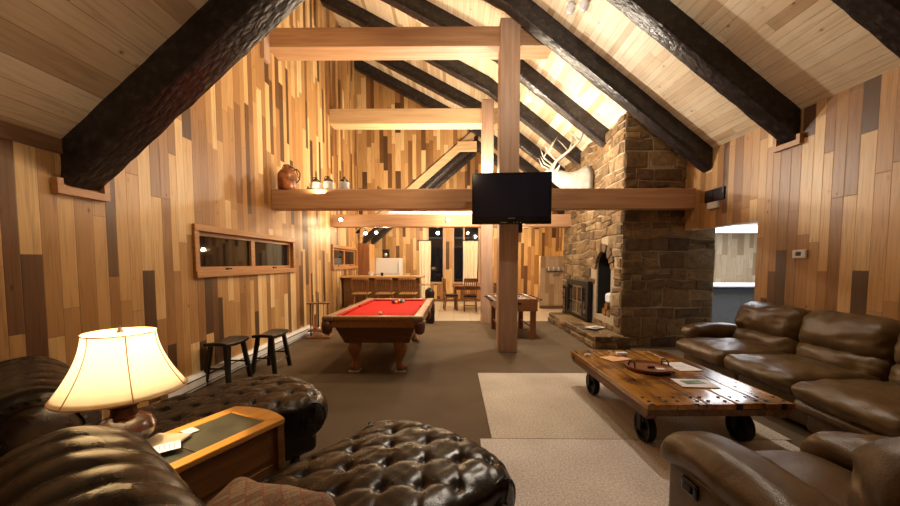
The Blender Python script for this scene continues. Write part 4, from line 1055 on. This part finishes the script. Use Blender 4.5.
# local +y is the front
MB().rbox((0, .05, .23), (.27, .42, .17), .04, (0, .01, 0), .005, 5).build('base', BL, rc, smooth=True)
MB().rbox((0, .10, .44), (.275, .40, .09), .08, (0, .02, .03), .012, 5, m=14).build('seat_cushion', BL, rc, smooth=True)
def armsh(q): return Vector((q.x, q.y, q.z+.035*math.cos((q.y)/.5*PI*.5)-.05*max(0, q.y/.5)**4))
for sx in (-1, 1):
    MB().rbox((sx*.385, .02, .29), (.115, .45, .24), .05, (.012, .01, 0), .005, 4, seed=sx).build('arm', BL, rc, smooth=True)
    MB().rbox((sx*.385, .04, .55), (.14, .49, .085), .08, (.01, .0, .025), .010 if sx < 0 else .022, 5, seed=sx+3, m=16, shape=armsh).build('arm_pad', BL, rc, smooth=True)
tl = T((0, -.30, .50)) @ R(.25, 'X')
MB().rbox((0, 0, .06), (.29, .13, .16), .11, (0, .05, 0), .012, 5, seed=5, m=12, xf=tl).build('lumbar_cushion', BL, rc, smooth=True)
MB().rbox((0, .0, .30), (.385, .16, .18), .14, (0, .05, .02), .020, 7, seed=6, m=16, xf=tl).build('head_cushion', BL, rc, smooth=True)
bx(-.30, .30, -.50, -.38, .08, .62).build('back_frame', BL, rc, bevel=.04)
lv = MB().rbox((-.508, .27, .45), (.012, .055, .035), .012).build('recline_lever', 'blackplastic', rc, smooth=True)
MB().rbox((-.522, .27, .45), (.006, .03, .016), .005).build('lever_grip', 'iron', lv, smooth=True)

# ------------------------------------------------------------------ tufted chaises
def chaise(loc, rz, label, seed, tuft_w=.12, tuft_l=.14, XT=.20):
    e = E('tufted_chaise', loc, rz, label, 'chaise longue', 'tufted leather chaises')
    # seat profile (y, z) ending in a rolled scroll
    P = [(.10, .46), (.3, .485), (.5, .51), (.7, .53), (.9+XT, .535), (1.05+XT, .53)]
    cyr, czr, rr_ = 1.19+XT, .38, .155
    for k in range(0, 15):
        a0 = PI*.52-k*(PI*1.75)/14; r_ = rr_*(1-.022*k); P.append((cyr+r_*math.cos(a0), czr+r_*math.sin(a0)))
    acc = [0]
    for i in range(1, len(P)): acc.append(acc[-1]+math.dist(P[i], P[i-1]))
    tot = acc[-1]
    def at(s):
        s = max(0, min(tot-1e-6, s))
        for i in range(1, len(P)):
            if s <= acc[i]:
                t = (s-acc[i-1])/(acc[i]-acc[i-1]); p0 = Vector(P[i-1]); p1 = Vector(P[i])
                return p0+(p1-p0)*t
    def frame(s):
        p = at(s); d = (at(s+.03)-at(s-.03)).normalized(); return p, Vector((-d.y, d.x))
    hwid = .44
    # cross profile: (kind, value)
    NX = 84; NS = 230
    def bow(x, s): return .13*min(1, abs(x)/.5)**2.4*max(0, min(1, (s-.2)/1.0))
    def surf(u, v):
        s = u*tot; p, n_ = frame(s)
        # v across: bottom edges included
        x = (v*2-1)
        sgnx = 1 if x > 0 else -1; ax = abs(x)
        flare = 1+.12*max(0, min(1, (s-.75-XT)/.4))
        if ax > .84:         # side wall
            t = (ax-.84)/.16; xx = hwid*flare; dep = .07+t*.13
            kk = 1-max(0, min(1, (s-.95-XT)/.25))
            dep = .07+t*(.05+.10*kk)
        else:
            a_ = ax/.84; xx = hwid*flare*(a_ if a_ < .8 else .8+.2*math.sin((a_-.8)/.2*PI/2)); dep = .07*max(0, (a_-.72)/.28)**2.4
        X_ = sgnx*xx
        # diamond tufting
        fade = min(1, max(0, (.80-ax)/.10))*min(1, max(0, (1.40+XT-s)/.08))*min(1, s/.06)
        A_ = X_/tuft_w; B_ = (s-.05)/tuft_l
        # distance to nearest lattice point (quincunx)
        best = 9; 
        for i0 in (math.floor(A_), math.floor(A_)+1):
            for j0 in (math.floor(B_), math.floor(B_)+1):
                if (i0+j0) % 2 == 0: best = min(best, math.hypot((A_-i0), (B_-j0)))
        for (i0, j0) in ((round(A_), round(B_)),):
            if (i0+j0) % 2 == 0: best = min(best, math.hypot(A_-i0, B_-j0))
        f1 = (A_+B_)/2; f2 = (A_-B_)/2
        cr1 = abs(f1-round(f1))*2; cr2 = abs(f2-round(f2))*2    # fold lines through the buttons
        crease = math.exp(-(cr1/.12)**1.3)+math.exp(-(cr2/.12)**1.3)
        dimple = math.exp(-(best/.26)**1.6)
        cl = abs(A_-round(A_)); line = math.exp(-(cl/.06)**1.4)*max(0, math.cos(PI*(B_ if round(A_) % 2 == 0 else B_+1)/2)**2*0+.6)
        dep += fade*(.006*min(1.2, crease)+.006*line+.022*dimple)
        q = p-n_*dep if n_.y >= 0 or True else p
        w_ = .004*noise.noise(Vector((X_*7, s*7, seed)))+.0025*noise.noise(Vector((X_*22, s*22, seed)))
        # gathered pleats round the scroll
        pl_ = max(0, min(1, (s-1.40-XT)/.08)); w_ -= .006*pl_*abs(math.sin(X_*38))
        q = q+n_*w_
        return Vector((X_, q.x-bow(X_, s), q.y+.02*fade*(1-(X_/.4)**2)))
    MB().grid(surf, NS, NX).build('tufted_seat', 'leather', e, smooth=True)
    # buttons
    b = MB(); i_ = -2
    for i0 in range(-3, 4):
        for j0 in range(0, 13):
            if (i0+j0) % 2 == 0:
                X_ = i0*tuft_w; s = .05+j0*tuft_l
                if s > 1.36+XT or s < .1 or abs(X_) > .35: continue
                p, n_ = frame(s); q = p-n_*.038
                b.lathe([(.011, -.004), (.011, .002), (.006, .006)], 8, xf=T((X_, q.x-bow(X_, s), q.y+.015)) @ Vector((0, n_.x, n_.y)).to_track_quat('Z', 'Y').to_matrix().to_4x4())
    b.build('buttons', 'leather', e, smooth=True)
    # scroll ends: dished disc and spiral welt
    for sx in (-1, 1):
        X_ = sx*(hwid*1.12-.014)
        d = MB().lathe([(.13, -.010), (.12, .0), (.06, .006), (.02, .012), (.001, .013)], 24, xf=T((X_-sx*.012, cyr-.125, czr)) @ R(sx*PI/2, 'Y')).build('scroll_end', 'leather', e, smooth=True)
        sp = [(X_+sx*.001, cyr-.125+(.125-.10*t/26)*math.cos(PI*.5-t*.33), czr+(.125-.10*t/26)*math.sin(PI*.5-t*.33)) for t in range(27)]
        MB().tube(sp, .006, 6).build('welt', 'leather', e, smooth=True)
    # body box
    MB().rbox((0, .60+XT/2, .24), (hwid-.03, .56+XT/2, .14), .05, wr=.004).build('body', 'leather', e, smooth=True)
    # rolled back
    def back(u, v):
        a0 = -.35+u*(PI*1.35)        # front of roll over the top to behind
        x = (v*2-1)*.50
        pz, py = .75, -.03
        r0 = .20-.02*abs(v*2-1)**6
        ple = .012*abs(math.sin((v*2-1+.10*a0*.6)*PI*3.5))**.7
        edge = max(0, abs(v*2-1)-.9)/.1
        r0 += ple-.05*edge**2+.006*noise.noise(Vector((x*5, a0*2, seed)))
        return Vector((x, py+r0*math.cos(a0)*1.1, pz+r0*math.sin(a0)*1.0))
    MB().grid(back, 40, 120).build('rolled_back', 'leather', e, smooth=True)
    def inner(u, v):
        x = (v*2-1)*.48; z = .42+u*.30; y = .10+.09*math.sin(u*2.2)
        A_ = x/.15; B_ = z/.16; f1 = (A_+B_)/2; f2 = (A_-B_)/2
        cr = math.exp(-(abs(f1-round(f1))*2/.2)**1.3)+math.exp(-(abs(f2-round(f2))*2/.2)**1.3)
        return Vector((x, y-.012*cr, z))
    MB().grid(inner, 24, 60).build('inner_back', 'leather', e, smooth=True)
    MB().rbox((0, -.10, .42), (.47, .13, .34), .05, wr=.004).build('back_body', 'leather', e, smooth=True)
    for sx in (-1, 1):
        MB().lathe([(.17, -.02), (.165, .0), (.05, .012), (.001, .013)], 26, xf=T((sx*.49, -.03, .75)) @ R(sx*PI/2, 'Y')).build('back_scroll', 'leather', e, smooth=True)
        nl = MB()
        for t in range(26):
            a0 = t*2*PI/26; nl.lathe([(.009, 0), (.006, .005), (.001, .007)], 6, xf=T((sx*.495, -.03+.158*math.cos(a0), .75+.158*math.sin(a0))) @ R(sx*PI/2, 'Y'))
        nl.build('nailheads', 'iron', e)
    for sx in (-1, 1):
        for y in (-.12, 1.0+XT): MB().lathe([(.028, 0), (.04, .04), (.03, .10)], 12, (sx*.36, y, 0)).build('foot', 'black', e, smooth=True)
    return e
ROT = -math.radians(38)
chaise((-2.17, 1.85, 0), ROT, 'dark tufted leather chaise behind the end table, against board wall side', 1)
chaise((-.93, .93, 0), ROT, 'dark tufted leather chaise closest to the viewer, with patterned pillow', 5)
pi_ = MB().rbox((0, 0, 0), (.24, .19, .06), .05, (0, 0, .05), .008, 6, m=14).build('throw_pillow', 'pillow', smooth=True)
pi_.location = (-.66, 1.10, .62); pi_.rotation_euler = (math.radians(20), math.radians(-6), ROT+.25); tag(pi_, 'patterned rust and olive pillow on the nearest chaise', 'pillow')

# ------------------------------------------------------------------ end table with slate top, lamp and papers
et = E('end_table', (-1.29, 1.655, 0), -math.radians(24), 'honey oak end table with slate tile top between the chaises', 'end table')
a_, b_ = .205, .43; zt = .65
fr_ = .068
top = MB()
def arcpts(w_, y, bow, n=8, rev=False):
    pts = [(-w_+2*w_*i/n, y+bow*(1-(-1+2*i/n)**2)) for i in range(n+1)]
    return pts
top.prism([(-a_, -b_), (-a_+fr_, -b_), (-a_+fr_, b_-.07), (-a_, b_)], 'Z', zt-.03, zt)
top.prism([(a_-fr_, -b_), (a_, -b_), (a_, b_), (a_-fr_, b_-.07)], 'Z', zt-.03, zt)
top.prism([(-a_+fr_, -b_), (a_-fr_, -b_), (a_-fr_, -b_+.07), (-a_+fr_, -b_+.07)], 'Z', zt-.03, zt)
top.prism(list(reversed(arcpts(a_, b_, .045)))+[(-a_+fr_, b_-.07), (a_-fr_, b_-.07)], 'Z', zt-.03, zt)
top.build('top_frame', 'oak', et, bevel=.006)
for k in range(2):
    y0 = -b_+.07+k*.36+.003; y1 = -b_+.07+(k+1)*.36-.003
    bx(-a_+fr_+.002, a_-fr_-.002, y0, y1, zt-.02, zt-.004).build('slate_tile', 'slate', et)
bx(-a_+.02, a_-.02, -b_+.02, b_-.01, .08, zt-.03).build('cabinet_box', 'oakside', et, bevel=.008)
for sx in (-1, 1):
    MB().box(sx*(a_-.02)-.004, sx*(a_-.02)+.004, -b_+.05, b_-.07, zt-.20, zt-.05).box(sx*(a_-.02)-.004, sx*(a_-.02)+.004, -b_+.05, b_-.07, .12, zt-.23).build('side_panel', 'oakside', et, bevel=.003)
for sx in (-1, 1):
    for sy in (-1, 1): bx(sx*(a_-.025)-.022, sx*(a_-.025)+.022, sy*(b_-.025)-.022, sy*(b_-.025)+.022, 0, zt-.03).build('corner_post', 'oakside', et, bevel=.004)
lp = E('table_lamp', (-1.49, 1.61, zt), 0, 'lit table lamp with cream bell shade on the oak end table', 'table lamp')
MB().lathe([(.075, 0), (.08, .012), (.06, .025), (.105, .07), (.115, .105), (.095, .145), (.05, .165), (.045, .20), (.075, .222), (.08, .235), (.03, .245), (.012, .25), (.012, .40)], 32).build('base', 'lampbase', lp, smooth='auto')
def shp(t): return .128+.108*((1-t)**1.7), .275+.265*t
sh = [shp(k/14) for k in range(15)]
o = MB().lathe(sh, 48, cap=False).build('lamp_shade', 'shade', lp, smooth=True)
so = o.modifiers.new('s', 'SOLIDIFY'); so.thickness = .002
for k in range(6):
    a0 = k*PI/3+.35; MB().tube([(r*1.004*math.cos(a0), r*1.004*math.sin(a0), z) for r, z in sh], .0022, 5).build('shade_piping', 'trim', o)
for r_, z_ in ((.129, .54), (.236, .275)): MB().tube([(r_*math.cos(t*PI/20), r_*math.sin(t*PI/20), z_) for t in range(41)], .003, 5).build('rim', 'trim', o)
MB().tube([(-.127, 0, .53), (.127, 0, .53)], .0025, 5).lathe([(.012, .525), (.016, .54), (.004, .565)], 10).build('finial', 'brass', lp)
MB().lathe([(.015, .40), (.03, .43), (.032, .46), (.02, .49), (.001, .495)], 14).build('bulb', flat('warm lit bulb', (1, 1, 1), .5, emit=(1, .80, .5), es=30), lp, smooth=True)
bl = bpy.data.lights.new('lamp_bulb', 'POINT'); bl.energy = 42; bl.color = (1, .80, .54); bl.shadow_soft_size = .04
bo = bpy.data.objects.new('lamp_bulb_light', bl); COL.objects.link(bo); bo.parent = lp; bo.location = (0, 0, .51)
n1_ = sheet((-1.30, 1.60, zt+.002), .045, .055, -.9, 'white printed card leaning by lamp foot on end table', 'card', lines=4, h=.002)
n2_ = sheet((-1.335, 1.80, zt+.001), .035, .028, -.5, 'small white card further from the lamp on end table', 'card', lines=2, h=.002)
n1_.rotation_euler = (0, 0, -.9); n1_.location.z = zt+.017
db = MB().rbox((0, 0, .014), (.085, .085, .007), .006).build('cream_doily', flat('tan cloth', (.42, .34, .22), .9), smooth=True); db.location = (-1.37, 1.665, zt-.005); tag(db, 'cream round-cornered cloth coaster under cards beside the lamp', 'coaster')
